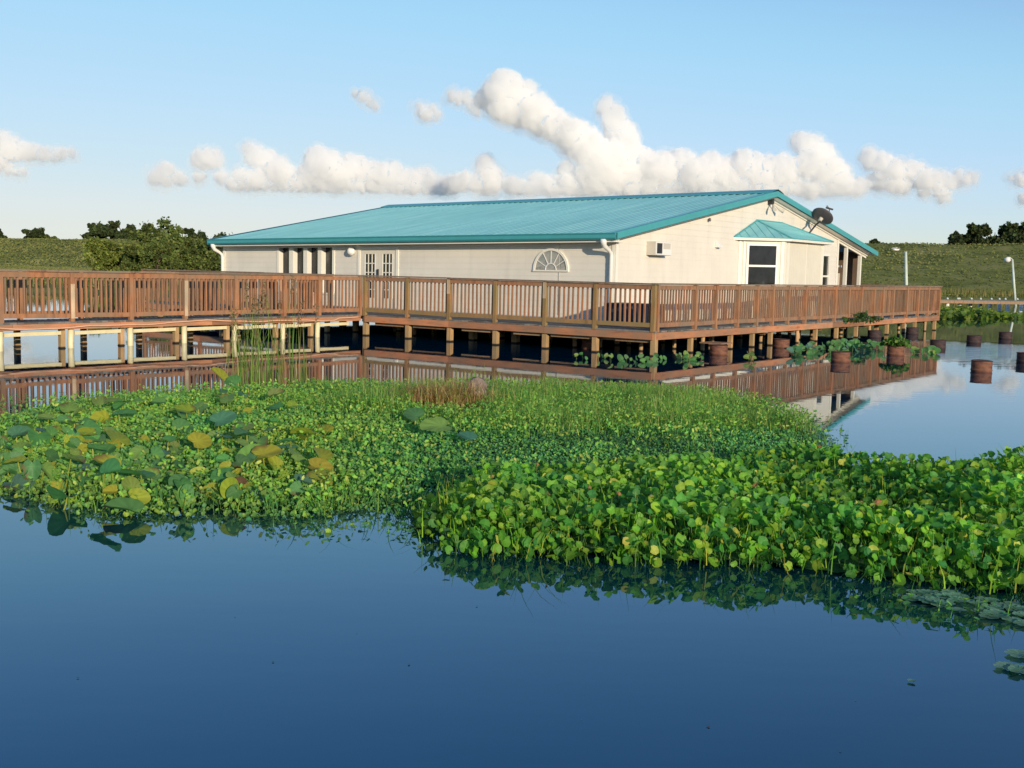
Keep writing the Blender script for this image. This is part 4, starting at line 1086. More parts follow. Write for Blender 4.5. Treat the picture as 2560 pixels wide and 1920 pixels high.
# grass over the far half of the mat
GP = T([(560, 905), (640, 852), (760, 850), (900, 852), (1050, 848), (1200, 850), (1400, 860), (1560, 868), (1650, 885), (1720, 912), (1770, 940), (1600, 940), (1400, 940), (1200, 945), (1000, 930), (850, 905), (700, 900)])
P = scatter(GP, 1900); TB = at_ground(1118, 1030)
free = lambda P: ~((np.abs(P[:, 0] - TB.x) < 0.42) & (P[:, 1] > TB.y - 0.9) & (P[:, 1] < TB.y + 0.25))
P = P[free(P)]; ge = edgedist(P, GP); P = P[(rng.uniform(0, 1, len(P)) < 0.15 + ge / 0.7) & (rng.uniform(0, 1, len(P)) < 0.75 + 0.9 * vnoise(P, 1.3, 55))]; nz = vnoise(P, 0.8, 1) ; N = len(P)
cen = np.c_[P, np.zeros(N)]; Ln = rng.uniform(0.10, 0.30, N) * (1 + 0.6 * nz + 0.5 * np.clip(vnoise(P, 2.6, 77), 0, 1))
col = (1 + 0.5 * np.clip(vnoise(P, 1.1, 90), -1, 1))[:, None] * pick(N, [(0.12, 0.34, 0.09), (0.20, 0.42, 0.08), (0.36, 0.50, 0.10), (0.58, 0.52, 0.22)], [3, 4, 3, 1.5])
gx = blades(cen, Ln, rng.uniform(0.05, 0.6, N), rng.uniform(0.0022, 0.0048, N), col)
# small willow-like leaflets on upright shoots
P2 = scatter(GP, 150); P2 = P2[free(P2)]; N2 = len(P2); P2r = np.repeat(P2, 6, 0) + rng.normal(0, 0.035, (N2 * 6, 2)); M2 = len(P2r)
c2 = pick(M2, [(0.10, 0.28, 0.07), (0.20, 0.38, 0.07), (0.32, 0.45, 0.09)], [2, 3, 2])
lf = discs(np.c_[P2r, rng.uniform(0.05, 0.24, M2)], rng.uniform(0.007, 0.013, M2), rng.normal(0, 1, (M2, 3)), c2, k=5, notch=False, elong=2.2)
# taller tufts break the far edge of the mat
tf = []
for px, py, nn_, hh in [(1185, 985, 70, .40), (1240, 990, 60, .36), (1290, 1000, 50, .34), (1345, 985, 40, .28), (1420, 992, 45, .26), (1560, 1000, 40, .24), (1700, 1005, 36, .26), (1810, 1012, 34, .28), (1000, 985, 30, .26), (1075, 990, 36, .30), (1480, 1015, 40, .26), (1640, 1025, 40, .25), (1760, 1040, 30, .24), (900, 982, 30, .22), (1880, 1030, 26, .24)]:
    Q0 = at_ground(px, py); bb = np.c_[rng.normal(Q0.x, .11, nn_), rng.normal(Q0.y, .09, nn_), np.zeros(nn_)]
    tf.append(blades(bb, rng.uniform(.4, 1, nn_) * hh * 1.2, rng.uniform(.05, .7, nn_), rng.uniform(.003, .006, nn_), pick(nn_, [(0.20, 0.42, 0.08), (0.36, 0.52, 0.10), (0.55, 0.52, 0.2)], [3, 3, 1])))
V, F, C = merge([gx, lf] + tf); o = fast_mesh('marsh_grass', V, F, M['leaf'], C); tag(o, 'yellow-green marsh grass on the far half of the floating mat', 'grass', kind='stuff')
P = scatter(MAT_L, 330); ee = edgedist(P, MAT_L); P = P[ee > 0.08]; nz = vnoise(P, 1.2, 61); P = P[rng.uniform(-0.5, 0.6, len(P)) < nz + 0.1 - 0.45 * np.clip((P[:, 0] + 1.4) / 1.2, 0, 1)]; N = len(P)
V, F, C = merge([blades(np.c_[P, np.zeros(N)], rng.uniform(0.07, 0.21, N), rng.uniform(0.05, 0.7, N), rng.uniform(0.0025, 0.006, N), pick(N, [(0.12, 0.34, 0.09), (0.24, 0.46, 0.08), (0.42, 0.52, 0.10), (0.09, 0.28, 0.10)], [3, 3, 0.8, 3])),
                 discs(np.c_[P + rng.normal(0, .02, (N, 2)), rng.uniform(0.08, 0.2, N)], rng.uniform(0.008, 0.016, N), rng.normal(0, 1, (N, 3)) + np.array([0.1, -.5, .3]), pick(N, Lb[2:], [2, 2, 1]), k=5, elong=1.8, notch=False)])
o = fast_mesh('upright_seedlings', V, F, M['leaf'], C); tag(o, 'thin upright shoots and narrow leaves pushing through the pennywort carpet', 'shoots', kind='stuff')
# sparse floating leaves around the mats
FL = [T([(1700, 880), (1760, 890), (1830, 930), (1830, 985), (1770, 1010), (1740, 985), (1790, 950)]), T([(520, 1128), (880, 1128), (930, 1185), (860, 1165), (700, 1160), (560, 1150)]), T([(1750, 1275), (2212, 1310), (2212, 1345), (2100, 1345), (1900, 1310)]), T([(0, 860), (200, 850), (420, 845), (300, 880), (0, 920)])]
parts = []
for q, dn in zip(FL, (60, 90, 110, 60)):
    P = scatter(q, dn); N = len(P)
    parts.append(discs(np.c_[P, rng.uniform(0.006, 0.05, N)], rng.uniform(0.012, 0.026, N), rng.normal(0, 0.35, (N, 3)) + np.array([0, 0, 1]), pick(N, Lb[:4], [1, 2, 2, 1]), k=6))
    k = N // 2; B_ = np.c_[P[:k], np.zeros(k)]
    parts.append(blades(B_, rng.uniform(0.05, 0.16, k), rng.uniform(0.2, 1.2, k), np.full(k, 0.003), pick(k, Lb[1:4], [1, 1, 1])))
V, F, C = merge(parts); o = fast_mesh('floating_leaves', V, F, M['leaf'], C); tag(o, 'thin scatter of small leaves floating round the mat edges', 'leaves', kind='stuff')
# dark green discs added below the mats; the gaps' shade is in their colour
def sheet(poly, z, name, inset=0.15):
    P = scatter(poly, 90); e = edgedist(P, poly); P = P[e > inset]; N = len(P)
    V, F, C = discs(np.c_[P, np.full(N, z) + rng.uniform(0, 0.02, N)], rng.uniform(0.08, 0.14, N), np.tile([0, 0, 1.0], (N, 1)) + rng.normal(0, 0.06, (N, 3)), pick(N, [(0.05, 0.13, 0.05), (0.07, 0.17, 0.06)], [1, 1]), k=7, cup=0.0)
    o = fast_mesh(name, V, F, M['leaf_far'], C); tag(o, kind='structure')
sheet(MAT_R, 0.012, 'gap_shade_bed', 0.22); sheet(MAT_L, 0.012, 'gap_shade_bed', 0.35)
# tall stems, reddish dead leaves above the hyacinth
P = scatter(MAT_R, 3); P = P[edgedist(P, MAT_R) > 0.4]; N = len(P)
top = np.c_[P + rng.normal(0, 0.05, (N, 2)), rng.uniform(0.22, 0.33, N)]
st = stalks(np.c_[P, np.zeros(N)], top, np.full(N, 0.003), pick(N, [(0.25, 0.3, 0.1), (0.3, 0.2, 0.1)], [2, 1]), 0.15)
dl = discs(top, rng.uniform(0.014, 0.028, N), rng.normal(0, 1, (N, 3)), pick(N, [(0.42, 0.22, 0.10), (0.42, 0.38, 0.12), (0.36, 0.26, 0.10)], [1, 3, 1]), k=6, cup=0.5)
P = scatter(MAT_R, 60); N = len(P)
bl = blades(np.c_[P, np.full(N, 0.02)], rng.uniform(0.2, 0.38, N), rng.uniform(0.1, 0.8, N), np.full(N, 0.004), pick(N, GREEN[1:], [1, 2, 2, 1]))
V, F, C = merge([st, dl, bl]); o = fast_mesh('dry_stems', V, F, M['leaf'], C); tag(o, 'thin stems and brownish withered leaves poking out of the hyacinth bank', 'stems', kind='stuff')

# ------------------------------------------------------------------ spatterdock: each big leaf on its stalk is one plant
def big_leaf(mb_v, mb_f, mb_c, base, tip, rad, nrm, col, fold=0.25, heading=None):
    """oval, notched, gently folded blade (grid), on a stalk"""
    nrm = Vector(nrm).normalized(); h = Vector(heading) if heading else Vector((random.gauss(0, 1), random.gauss(0, 1), 0.1))
    h = (h - nrm * h.dot(nrm)).normalized(); sd = nrm.cross(h)
    k = 20; o = len(mb_v); brown = random.random() < 0.35; bi = random.randint(0, k); mb_v.append(tip); mb_c.append([x * 1.15 for x in col])
    for ring in (0.5, 1.0):
        for i in range(k):
            th = 2 * math.pi * i / k; rr = 1 - 0.52 * max(0, math.cos(th - math.pi)) ** 8
            a = math.cos(th) * rr * 1.22 + 0.22 * ring; b = math.sin(th) * rr * 0.86
            P = tip + (h * a + sd * b) * rad * ring + nrm * rad * (fold * abs(b) * ring - 0.14 * ring * max(0, a) + random.uniform(-.055, .055) * ring)
            mb_v.append(P); f_ = (1.10 if i % 2 else 0.90) * (1.0 if ring < 1 else 0.92)
            mb_c.append([0.20, 0.13, 0.06] if (brown and ring == 1.0 and (i - bi) % k < 4) else [x * f_ for x in col])
    for i in range(k):
        j = (i + 1) % k; mb_f.append((o, o + 1 + i, o + 1 + j)); mb_f.append((o + 1 + i, o + 1 + k + i, o + 1 + k + j)); mb_f.append((o + 1 + i, o + 1 + k + j, o + 1 + j))
def lily(px, py, rad, lift, label, group=None, kind='green', name='spatterdock', P=None, up=0.7, lean=None, heading=None, sc=(0.42, 0.46, 0.08)):  # default sc: stalk colour with sunlit yellow put in
    B_ = P or at_ground(px, py); B_ = Vector((B_.x, B_.y, 0))
    cols = {'green': (0.13, 0.32, 0.11), 'yellow': (0.38, 0.42, 0.05), 'pale': (0.24, 0.38, 0.10), 'blue': (0.11, 0.27, 0.17), 'brown': (0.20, 0.09, 0.05), 'deep': (0.08, 0.22, 0.07)}[kind]  # yellow and blue have sunlit and shaded looks put into the colour
    cols = [x * random.uniform(0.85, 1.15) for x in cols]
    t = empty(name, B_, label, 'water plant', group)
    tip = B_ + Vector((random.uniform(-.05, .05), random.uniform(-.05, .05), lift))
    V, F_, C_ = [], [], []
    nr = lean or (random.gauss(0.12, 0.3), random.gauss(-0.28, 0.28), 0.95)
    big_leaf(V, F_, C_, B_, tip, rad, nr, cols, fold=random.uniform(0.05, 0.6), heading=heading)
    fast_mesh('leaf', np.array([v[:] for v in V]), np.array(F_), M['leaf'], np.array(C_), parent=t, smooth=True)
    s_ = stalks(np.array([B_[:]]) - np.array([[0, 0, 0.05]]), np.array([tip[:]]), np.array([0.009]), np.array([sc]), 0.06)
    fast_mesh('stalk', s_[0], s_[1], M['leaf'], s_[2], parent=t)
    return t
GR = 'spatterdock leaves standing in the left mat'
for (x, y, r_, l_, kd, lab) in [
    (150, 1275, .17, .10, 'green', 'large drooping spatterdock leaf at the left front edge of the mat'),
    (60, 1225, .13, .06, 'blue', 'dark flat spatterdock leaf beside the water at the far left'),
    (640, 1268, .11, .07, 'blue', 'bluish spatterdock leaf touching the front edge of the mat left of centre'),
    (560, 1245, .12, .17, 'green', 'tilted green spatterdock leaf left of the reddish dead leaf'),
    (602, 1262, .05, .20, 'brown', 'narrow reddish dead leaf standing at the mat edge'),
    (790, 1235, .11, .17, 'yellow', 'yellow-brimmed spatterdock leaf nearest the centre water'),
    (330, 1290, .14, .05, 'green', 'dark green spatterdock leaf mirrored in the water left of centre'),
    (558, 985, .14, .26, 'yellow', 'upright yellow spatterdock leaf below the reed clump'),
    (580, 990, .13, .20, 'green', 'dark green spatterdock leaf behind the upright yellow one'),
    (1105, 1110, .17, .22, 'pale', 'big pale spatterdock leaf in front of the dead grass tussock'),
    (1170, 1125, .11, .14, 'blue', 'blue-green spatterdock leaf right of the big pale leaf'),
    (1040, 1075, .13, .18, 'green', 'dark spatterdock leaf left of the dead grass tussock'),
    (625, 1150, .12, .26, 'green', 'raised green spatterdock leaf in the middle of the left mat'),
    (560, 1150, .10, .26, 'blue', 'grey-blue spatterdock leaf left of the raised green one'),
    (90, 1145, .13, .22, 'green', 'upright spatterdock leaf near the left edge'),
    (225, 1125, .13, .24, 'green', 'broad spatterdock leaf raised above yellow ones at left')]:
    lily(x, y, r_ * 0.92, l_ * 0.9, lab, GR, kd)
POLY = T([(20, 960), (150, 900), (400, 890), (560, 870), (700, 930), (740, 1020), (640, 1080), (420, 1095), (200, 1090), (60, 1060), (0, 1020)])
Q = scatter(POLY, 18)
def where(x, y):
    row = 'at the far side' if y > 14.2 else ('in the middle' if y > 10.8 else 'near the front edge')
    k_ = x / y
    return row + ' of the mat, ' + ('at the left edge' if k_ < -0.39 else 'left part' if k_ < -0.32 else 'below the boardwalk' if k_ < -0.24 else 'below the reeds' if k_ < -0.17 else 'towards the tussock')
HUE = {'green': 'green', 'blue': 'bluish shade-toned', 'yellow': 'sun-toned yellow', 'pale': 'pale green', 'deep': 'deep green'}
for i, (x, y) in enumerate(Q[:110]):
    kd = random.choice(['green', 'green', 'blue', 'yellow', 'yellow', 'pale', 'pale'])
    lily(0, 0, random.uniform(.05, .13), random.uniform(.11, .26), HUE[kd] + ' flat spatterdock leaf ' + where(x, y), GR, kd, P=Vector((x, y, 0)))
POLY2 = T([(-10, 960), (-10, 1080), (200, 1108), (520, 1114), (770, 1104), (700, 1050), (520, 1035), (300, 1020), (120, 960)])
for i, (x, y) in enumerate(scatter(POLY2, 22)[:85]):
    kd = random.choice(['green', 'deep', 'green', 'pale', 'yellow'])
    lily(0, 0, random.uniform(.04, .085), random.uniform(.07, .2), HUE[kd] + ' upright spatterdock leaf ' + where(x, y), GR, kd, P=Vector((x, y, 0)), lean=(random.gauss(0.3, .4), random.gauss(-0.75, .3), random.uniform(.3, 1.0)))
# leaves standing under the deck edge
GD2 = 'broad leaves under the deck edge'
def deckleaf(n_, x0, x1, y0, y1, lab, up=0.35, rs=(.04, .082), ls=(.02, .10), kinds=('green', 'green', 'deep', 'deep', 'pale')):
    for i in range(n_):
        x = random.uniform(x0, x1); y = y0 + (y1 - y0) * (x - x0) / (x1 - x0) + random.uniform(-6, 6)
        l2 = lab
        if 'long bed' in lab: l2 = lab + (', its left end' if x < 2050 else ', behind the rust-red drum' if x < 2140 else ', left of the planted drum')
        lily(x, y, random.uniform(*rs), random.uniform(*ls), l2, 'broad leaves standing in the water along the deck', random.choice(kinds), P=at_ground(x, y), up=up, sc=(0.08, 0.14, 0.04), lean=(random.gauss(0.25, .35), random.gauss(-0.7, .3), up * random.uniform(.4, 1.8)))
deckleaf(18, 1420, 1620, 898, 905, 'broad heart-shaped leaf standing in shade under the deck left of the near corner')
deckleaf(18, 1620, 1790, 903, 898, 'broad heart-shaped leaf under the deck right of the near corner')
deckleaf(5, 1850, 1885, 899, 898, 'bright small leaf in the clump under the deck between pale piles', rs=(.05, .09), ls=(.06, .16), kinds=('pale',))
deckleaf(95, 1980, 2215, 884, 872, 'overlapping dark leaf in the long bed under the deck', rs=(.055, .10), ls=(.02, .20), kinds=('green', 'deep', 'deep', 'blue'))
deckleaf(12, 2275, 2345, 884, 880, 'small leaf floating in front of the right deck end', rs=(.06, .10), ls=(.03, .10))
# plants growing out of the drum
Pd = at_ground(2245, 889); Pd.y += 0.18
N = 130; a = rng.uniform(0, 2 * np.pi, N); rr = np.sqrt(rng.uniform(0, 1, N)) * 0.34
cen = np.c_[Pd.x + np.cos(a) * rr, Pd.y + np.sin(a) * rr, 0.22 + rng.uniform(0, 0.24, N) * (1 - (rr / 0.42) ** 2)]
V, F, C = merge([discs(cen, rng.uniform(0.03, 0.06, N), rng.normal(0, 1, (N, 3)) + np.array([0.2, -.4, .6]), pick(N, [(0.10, 0.24, 0.03), (0.06, 0.17, 0.03), (0.2, 0.3, 0.05)], [2, 2, 1]), k=7),
                 stalks(np.tile([Pd.x, Pd.y, 0.15], (N, 1)) + rng.normal(0, .05, (N, 3)) * [1, 1, 0], cen, np.full(N, .006), pick(N, [(0.10, 0.22, 0.04)], [1]))])
o = fast_mesh('leafy_plant', V, F, M['leaf'], C, loc=(Pd.x, Pd.y, 0.2)); tag(o, 'bushy bright green plant growing out of the orange drum', 'plant')
# weed fringe on the rim board at right
P_ = W(-0.12, 12.0, 0.5); N = 60
cen = np.array([[*W(-0.1 + rng.normal(0, .04), 10.9 + rng.uniform(0, 3.4), 0.5 + rng.uniform(0, .12))] for _ in range(N)])
cen2 = np.array([[*W(-0.12 + rng.normal(0, .05), 12.3 + rng.normal(0, .25), 0.52 + rng.uniform(0, .28))] for _ in range(N)])
V, F, C = discs(np.concatenate([cen, cen2]), rng.uniform(.03, .07, 2 * N), rng.normal(0, 1, (2 * N, 3)), pick(2 * N, [(0.04, 0.09, 0.03), (0.06, 0.12, 0.04)], [1, 1]), k=5, elong=1.6)
o = fast_mesh('creeper', V, F, M['leaf'], C, loc=tuple(P_)); tag(o, 'dark creeper growing over the right rim board of the deck', 'creeper')
# far floating weed bed by the pier
WB = [tuple(at_ground(x, y).xy) for x, y in [(2335, 800), (2335, 776), (2400, 774), (2460, 776), (2490, 786), (2560, 792), (2580, 797), (2500, 797), (2430, 799), (2380, 798)]]
P = scatter(WB, 26); N = len(P); col = pick(N, [(0.17, 0.25, 0.03), (0.10, 0.18, 0.03), (0.06, 0.12, 0.04)], [4, 2, 1])
V, F, C = discs(np.c_[P, rng.uniform(0.03, 0.3, N) * (0.4 + 0.6 * (P[:, 0] < 24))], rng.uniform(0.08, 0.20, N), rng.normal(0, 0.7, (N, 3)) + np.array([0, -.3, 1]), col, k=6)
o = fast_mesh('weed_bed', V, F, M['leaf'], C); tag(o, 'bright yellow-green weed bed floating before the far pier', 'weeds', kind='stuff')

# ------------------------------------------------------------------ reeds in the left mat
def reeds(label, x0, x1, n_, hmin, hmax, lean, seed):
    global rng
    Bc = at_ground((x0 + x1) / 2, 962)
    t = empty('reed_clump', Bc, label, 'reeds')
    px = rng.uniform(x0, x1, n_); base = np.array([[*at_ground(x, rng.uniform(955, 972))] for x in px]); base[:, 2] = -0.02
    L = rng.uniform(hmin, hmax, n_)
    col = pick(n_, [(0.14, 0.28, 0.05), (0.23, 0.36, 0.07), (0.34, 0.38, 0.11), (0.42, 0.34, 0.16)], [3, 3, 2, 1])
    a = blades(base, L, rng.uniform(0.02, lean, n_), rng.uniform(0.005, 0.010, n_), col, seg=6)
    fast_mesh('blades', a[0], a[1], M['leaf'], a[2], parent=t)
    k = max(3, n_ // 7); b2 = base[:k]; Lh = rng.uniform(hmax * 0.8, hmax * 1.12, k); az = rng.normal(0, 0.08, (k, 2))
    tp = b2 + np.c_[az * Lh[:, None], Lh]
    s_ = stalks(b2, tp, np.full(k, 0.006), pick(k, [(0.25, 0.27, 0.09)], [1]), 0.03)
    hd_ = []; hc = []
    for q in tp:
        for _ in range(26): hd_.append(q + np.array([rng.normal(0, .02), rng.normal(0, .02), -rng.uniform(0, .28)])); hc.append([0.30, 0.20, 0.13])
    hd_ = np.array(hd_); hc = np.array(hc) * rng.uniform(.7, 1.3, (len(hd_), 1))
    sp = discs(hd_, rng.uniform(.008, .016, len(hd_)), rng.normal(0, 1, (len(hd_), 3)), hc, k=4, elong=2, notch=False)
    V, F, C = merge([s_, sp]); fast_mesh('seed_heads', V, F, M['leaf'], C, parent=t)
reeds('sparse bent reeds at the left of the reed stand', 560, 640, 18, 0.5, 1.15, 0.7, 1)
reeds('tallest green reed clump with seed heads in front of the boardwalk', 600, 672, 44, 0.7, 1.45, 0.35, 2)
reeds('second tall reed clump just left of the single reed tuft', 672, 730, 32, 0.6, 1.55, 0.35, 3)
reeds('short separate reed tuft at the right of the reed stand', 738, 768, 16, 0.5, 1.2, 0.18, 4)
# dead grass tussock on the far side of the mat
Bc = at_ground(1118, 1030); t = empty('dead_tussock', Bc, 'brown dead grass tussock with a grey stump at the mat centre', 'tussock')
N = 1500; rr = rng.normal(0, 1, (N, 2)) * np.array([0.30, 0.16]); base = np.c_[Bc.x + rr[:, 0], Bc.y + rr[:, 1], rng.uniform(0, 0.14, N)]
a = blades(base, rng.uniform(0.18, 0.42, N), rng.uniform(0.1, 1.3, N), np.full(N, 0.006), pick(N, [(0.48, 0.32, 0.18), (0.34, 0.18, 0.10), (0.50, 0.44, 0.18), (0.28, 0.38, 0.07)], [3, 2, 3, 2]))
fast_mesh('dead_blades', a[0], a[1], M['leaf'], a[2], parent=t)
b = MB(); Bs = Bc + Vector((0.36, 0.12, 0))
b.lathe(Bs, [(0.19, -0.05), (0.18, 0.12), (0.15, 0.24), (0.12, 0.35), (0.06, 0.42), (0.001, 0.44)], 14)
for i, v in enumerate(b.v): b.v[i] = v + Vector((noise.noise(v * 9) * .09, noise.noise(v * 9 + Vector((5, 0, 0))) * .09, noise.noise(v * 12) * .05))
b.build('stump', M['concrete'], t)

# ------------------------------------------------------------------ water lettuce rosettes
def lettuce(px, py, r_, label, group):
    B_ = at_ground(px, py, 0.0); t = MB(); n_ = random.randint(6, 9); V, F_, C_ = [], [], []
    cbase = np.array([0.26, 0.50, 0.36]) * random.uniform(.85, 1.15)
    for i in range(n_):
        a = 2 * math.pi * i / n_ + random.uniform(-.2, .2); rl = r_ * random.uniform(.75, 1.1); o = len(V); el = random.uniform(0.04, 0.16)
        dr = Vector((math.cos(a), math.sin(a), 0)); sd = Vector((-math.sin(a), math.cos(a), 0))
        for s_, wd_ in ((0.08, 0.10), (0.4, 0.26), (0.75, 0.42), (0.95, 0.36), (1.04, 0.12)):
            z = 0.008 + el * rl * (s_ ** 1.5) ; c0 = B_ + dr * rl * s_ + Vector((0, 0, z))
            V += [c0 + sd * wd_ * rl + Vector((0, 0, .12 * wd_ * rl)), c0, c0 - sd * wd_ * rl + Vector((0, 0, .12 * wd_ * rl))]
            f_ = 0.85 + 0.25 * s_; C_ += [cbase * f_, cbase * f_ * 0.8, cbase * f_]
        for q in range(4):
            for e in range(2): A_ = o + q * 3 + e; F_.append((A_, A_ + 1, A_ + 4)); F_.append((A_, A_ + 4, A_ + 3))
    ob = fast_mesh('water_lettuce', np.array([v[:] for v in V]), np.array(F_), M['leaf'], np.clip(np.array(C_), 0, 1), smooth=True, loc=tuple(B_))
    tag(ob, label, 'water lettuce', group)
LB = 'pale blue-green water lettuce rosette in the lower right raft'
quad_ = T([(1945, 1288), (2010, 1276), (2100, 1292), (2212, 1312), (2225, 1358), (2150, 1340), (2060, 1322), (1990, 1308)])
for i, (x, y) in enumerate(scatter(quad_, 230)):
    o_ = Vector((x, y, 0)); pr2 = None
    v = o_ - Vector((0, 0, CH)); 
    depth = v.y * math.cos(PITCH) - v.z * math.sin(PITCH); up_ = v.z * math.cos(PITCH) + v.y * math.sin(PITCH)
    xx, yy = 2826.5 * v.x / depth, -2826.5 * up_ / depth
    lettuce(1280 + xx * c - yy * s, 960 + xx * s + yy * c, random.uniform(.042, .068), LB + (', its left tip' if x / y < 0.355 else ', its middle' if x / y < 0.41 else ', its right end'), 'water lettuce raft at lower right')
for (x, y, lab) in ((2520, 1672, 'lone water lettuce near the lower right edge of the pond'), (2548, 1640, 'water lettuce cut by the right edge just above the lone one'), (2550, 1682, 'water lettuce overlapping the lone one at the right edge'), (2278, 1706, 'tiny green leaf scrap floating alone in the open water')):
    lettuce(x, y, .065 if 'tiny' not in lab else .018, lab, None)


# scraps of leaf and seed drifting on the open water
P = np.array([[*at_ground(rng.uniform(150, 2500), rng.uniform(1440, 1900)).xy] for _ in range(12)]); N = len(P)
V, F, C = discs(np.c_[P, np.full(N, 0.003)], rng.uniform(0.0015, 0.006, N), rng.normal(0, 0.06, (N, 3)) + np.array([0, 0, 1.0]), pick(N, [(0.10, 0.16, 0.06), (0.16, 0.12, 0.07), (0.3, 0.32, 0.3)], [2, 2, 1]), k=5, elong=1.8)
o = fast_mesh('drifting_scraps', V, F, M['leaf_far'], C); tag(o, 'tiny leaf and seed scraps drifting on the open foreground water', 'scraps', kind='stuff')
def ico(sub):
    import bmesh
    bm = bmesh.new(); bmesh.ops.create_icosphere(bm, subdivisions=sub, radius=1.0)
    V = np.array([v.co[:] for v in bm.verts]); F = np.array([[v.index for v in f.verts] for f in bm.faces]); bm.free()
    return V, F
IV, IF = ico(2)
def cloud_body(name, balls, vox, material, label, D):
    V = []; F = []; o = 0
    for P, r in balls:
        V.append(IV * r + np.array(P)[None]); F.append(IF + o); o += len(IV)
    V = np.concatenate(V); F = np.concatenate(F)
    ob = fast_mesh('tmp', V, F, material)
    md = ob.modifiers.new('r', 'REMESH'); md.mode = 'VOXEL'; md.voxel_size = vox; md.use_smooth_shade = True
    dg = bpy.context.evaluated_depsgraph_get()
    me = bpy.data.meshes.new_from_object(ob.evaluated_get(dg))
    bpy.data.objects.remove(ob)
    n = len(me.vertices); co = np.empty(n * 3, np.float32); me.vertices.foreach_get('co', co); co = co.reshape(-1, 3)
    no = np.empty(n * 3, np.float32); me.vertices.foreach_get('normal', no); no = no.reshape(-1, 3)
    k = 2826.5 / D; disp = np.empty(n, np.float32)       # px per metre
    for i in range(n):
        v = Vector(co[i]) * k
        disp[i] = (1 - abs(noise.noise(v * 0.055)) * 2.2) * 7.5 + (1 - abs(noise.noise(v * 0.13)) * 2) * 3.5 + noise.noise(v * 0.3) * 1.0
    co = co + no * (disp / k)[:, None]
    # level the undersides a little: cumulus bases are flat
    me.vertices.foreach_set('co', co.ravel()); me.update()
    me.materials.clear(); me.materials.append(material)
    me.polygons.foreach_set('use_smooth', np.ones(len(me.polygons), bool))
    ob = bpy.data.objects.new(name, me); COL.objects.link(ob)
    tag(ob, label, 'cloud', kind='structure')
    return ob
m = bpy.data.materials.new('cloud_vapour'); m.use_nodes = True; t = m.node_tree
if True:
    t.nodes.remove(t.nodes['Principled BSDF'])
    vs = nd(t, 'ShaderNodeVolumeScatter'); vs.inputs['Color'].default_value = (1.0, 0.992, 0.984, 1); vs.inputs['Density'].default_value = 0.06; vs.inputs['Anisotropy'].default_value = -0.15
    t.links.new(vs.outputs[0], t.nodes['Material Output'].inputs['Volume'])
    m.cycles.homogeneous_volume = True
M['cloud'] = m
K = 1.1573
def cc(l): return [(x * K, y * K, r * K) for x, y, r in l]
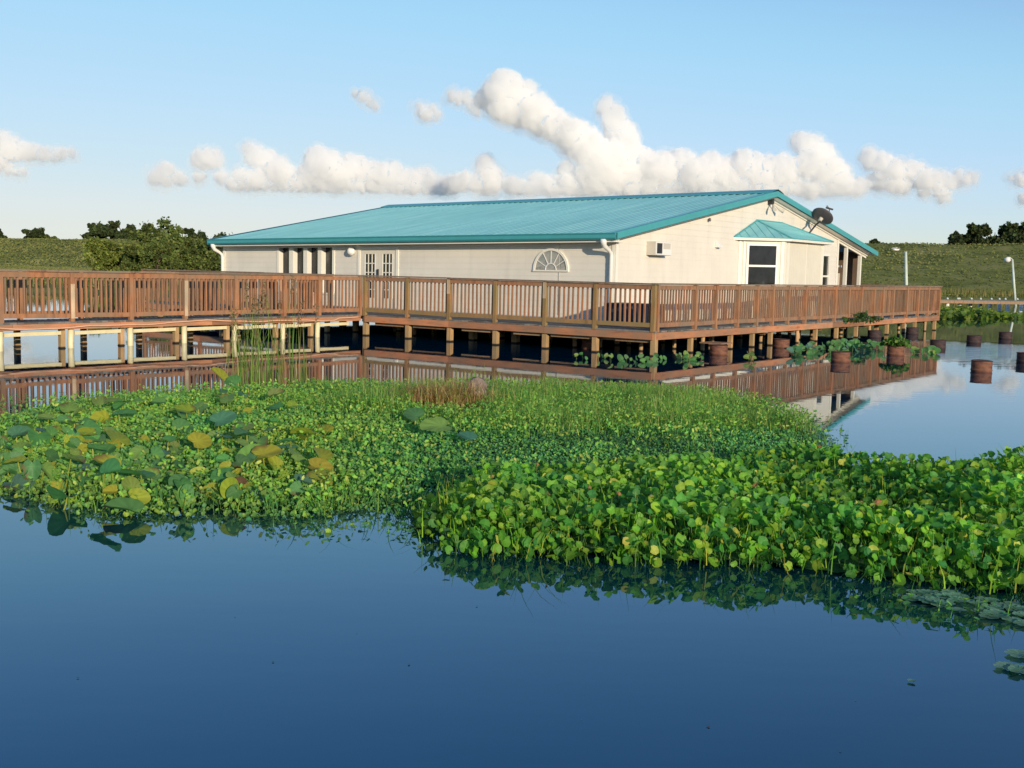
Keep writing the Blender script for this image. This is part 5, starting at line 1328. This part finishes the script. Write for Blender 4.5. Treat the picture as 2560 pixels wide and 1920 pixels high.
SPEC = [
 ('tall white cumulus whose rising arm leans left over the house roof',
  [(1092,190,36),(1062,212,28),(1120,212,38),(1095,232,34),(1155,245,36),(1195,268,34),(1232,290,32),(1262,318,36),(1300,352,42),(1310,232,17),(1325,258,22),(1340,290,28),(1352,325,30),(1290,385,38),(1345,368,42),(1390,352,34),(1430,368,36),(1475,352,28),(1500,380,34),(1535,358,28),(1570,378,32),(1605,352,26),(1640,378,34),(1680,362,26),(1700,385,30),(1732,306,18),(1752,318,24),(1775,340,28),(1745,358,32),(1800,372,30),(1815,395,24),(1580,405,20),(1400,402,20),(1480,408,18),(1660,408,20),(1750,408,20),(1250,398,22),(1200,398,16),(1160,392,14),(1225,372,18)] + [(1110 + 18 * k, 402 + (k % 3) * 3, 14) for k in range(42)]),
 ('white cumulus heap right of the roof peak trailing off rightwards',
  [(1872,338,13),(1890,348,18),(1912,358,22),(1945,376,24),(1970,370,20),(1995,388,22),(1905,388,22),(1950,400,18),(2040,392,18),(2070,386,14),(2100,384,9),(2020,400,14),(2040,425,12),(1860,400,14),(2000,412,12)]),
 ('small upright cloud puff standing left of the big cumulus',
  [(1048,358,18),(1055,378,22),(1062,396,22),(1030,398,18),(1100,402,14),(1000,392,18),(975,396,14)]),
 ('long low cumulus bank stretching left of the roof ridge',
  [(358,372,18),(335,386,12),(385,386,12),(438,345,20),(460,342,18),(538,318,10),(552,338,18),(572,352,24),(604,372,26),(520,384,16),(560,388,18),(690,345,26),(706,362,30),(668,382,22),(736,378,26),(770,362,24),(800,378,24),(845,378,22),(880,388,18),(915,384,18),(948,396,14),(480,384,12),(640,392,14),(700,396,16),(780,400,14),(860,404,12),(430,384,10)] + [(500 + 17 * k, 396 + k * 0.35, 11) for k in range(29)]),
 ('grey-bottomed cloud at the far left edge of the sky',
  [(14,312,20),(-10,325,26),(45,326,18),(72,332,14),(0,350,18),(100,334,11),(130,332,9),(152,332,6),(20,366,9),(50,374,6)]),
 ('tiny fluffy cloud scrap left of the rising arm', [(912,240,9),(922,248,11),(936,236,7),(905,232,5),(942,250,6)]),
 ('faint small cloud scrap above the cumulus bank', [(780,208,6),(792,216,7),(808,226,6),(770,204,4)]),
 ('small grey cloud wisp at the tip of the rising arm', [(975,208,8),(990,214,9),(1005,210,8),(1018,226,8),(1030,240,7)]),
 ('small cloud scrap at the right edge of the sky', [(2200,384,8),(2214,390,10),(2185,384,5),(2212,428,9)]),
]
mv = m.copy(); mv.name = 'thin_cloud_veil'
mv.node_tree.nodes['Volume Scatter'].inputs['Density'].default_value = 0.009
for i, (lab, ci) in enumerate(SPEC):
    D = 2600 + 90 * i
    b = cloud('cloud', cc(ci), D, lab, seed=i + 3)
    o = cloud_body('cloud', b, D / 2826.5 * 2.0, M['cloud'], lab, D)
    b2 = [(P + Vector((0, 0, -r * 0.22)), r * 1.0 + 11 * D / 2826.5) for P, r in b]
    rw = random.Random(i + 90)
    for P, r in b[::2]:
        if rw.random() < 0.55:
            v = Vector((rw.gauss(0, 1), rw.gauss(0, .5), rw.gauss(0, .6))); v.normalize()
            b2.append((P + v * (r + 10 * D / 2826.5), rw.uniform(6, 15) * D / 2826.5))
    v_ = cloud_body('veil', b2, D / 2826.5 * 4.0, mv, lab, D)
    for kx in ('label', 'category', 'kind'): del v_[kx]
    v_.parent = o
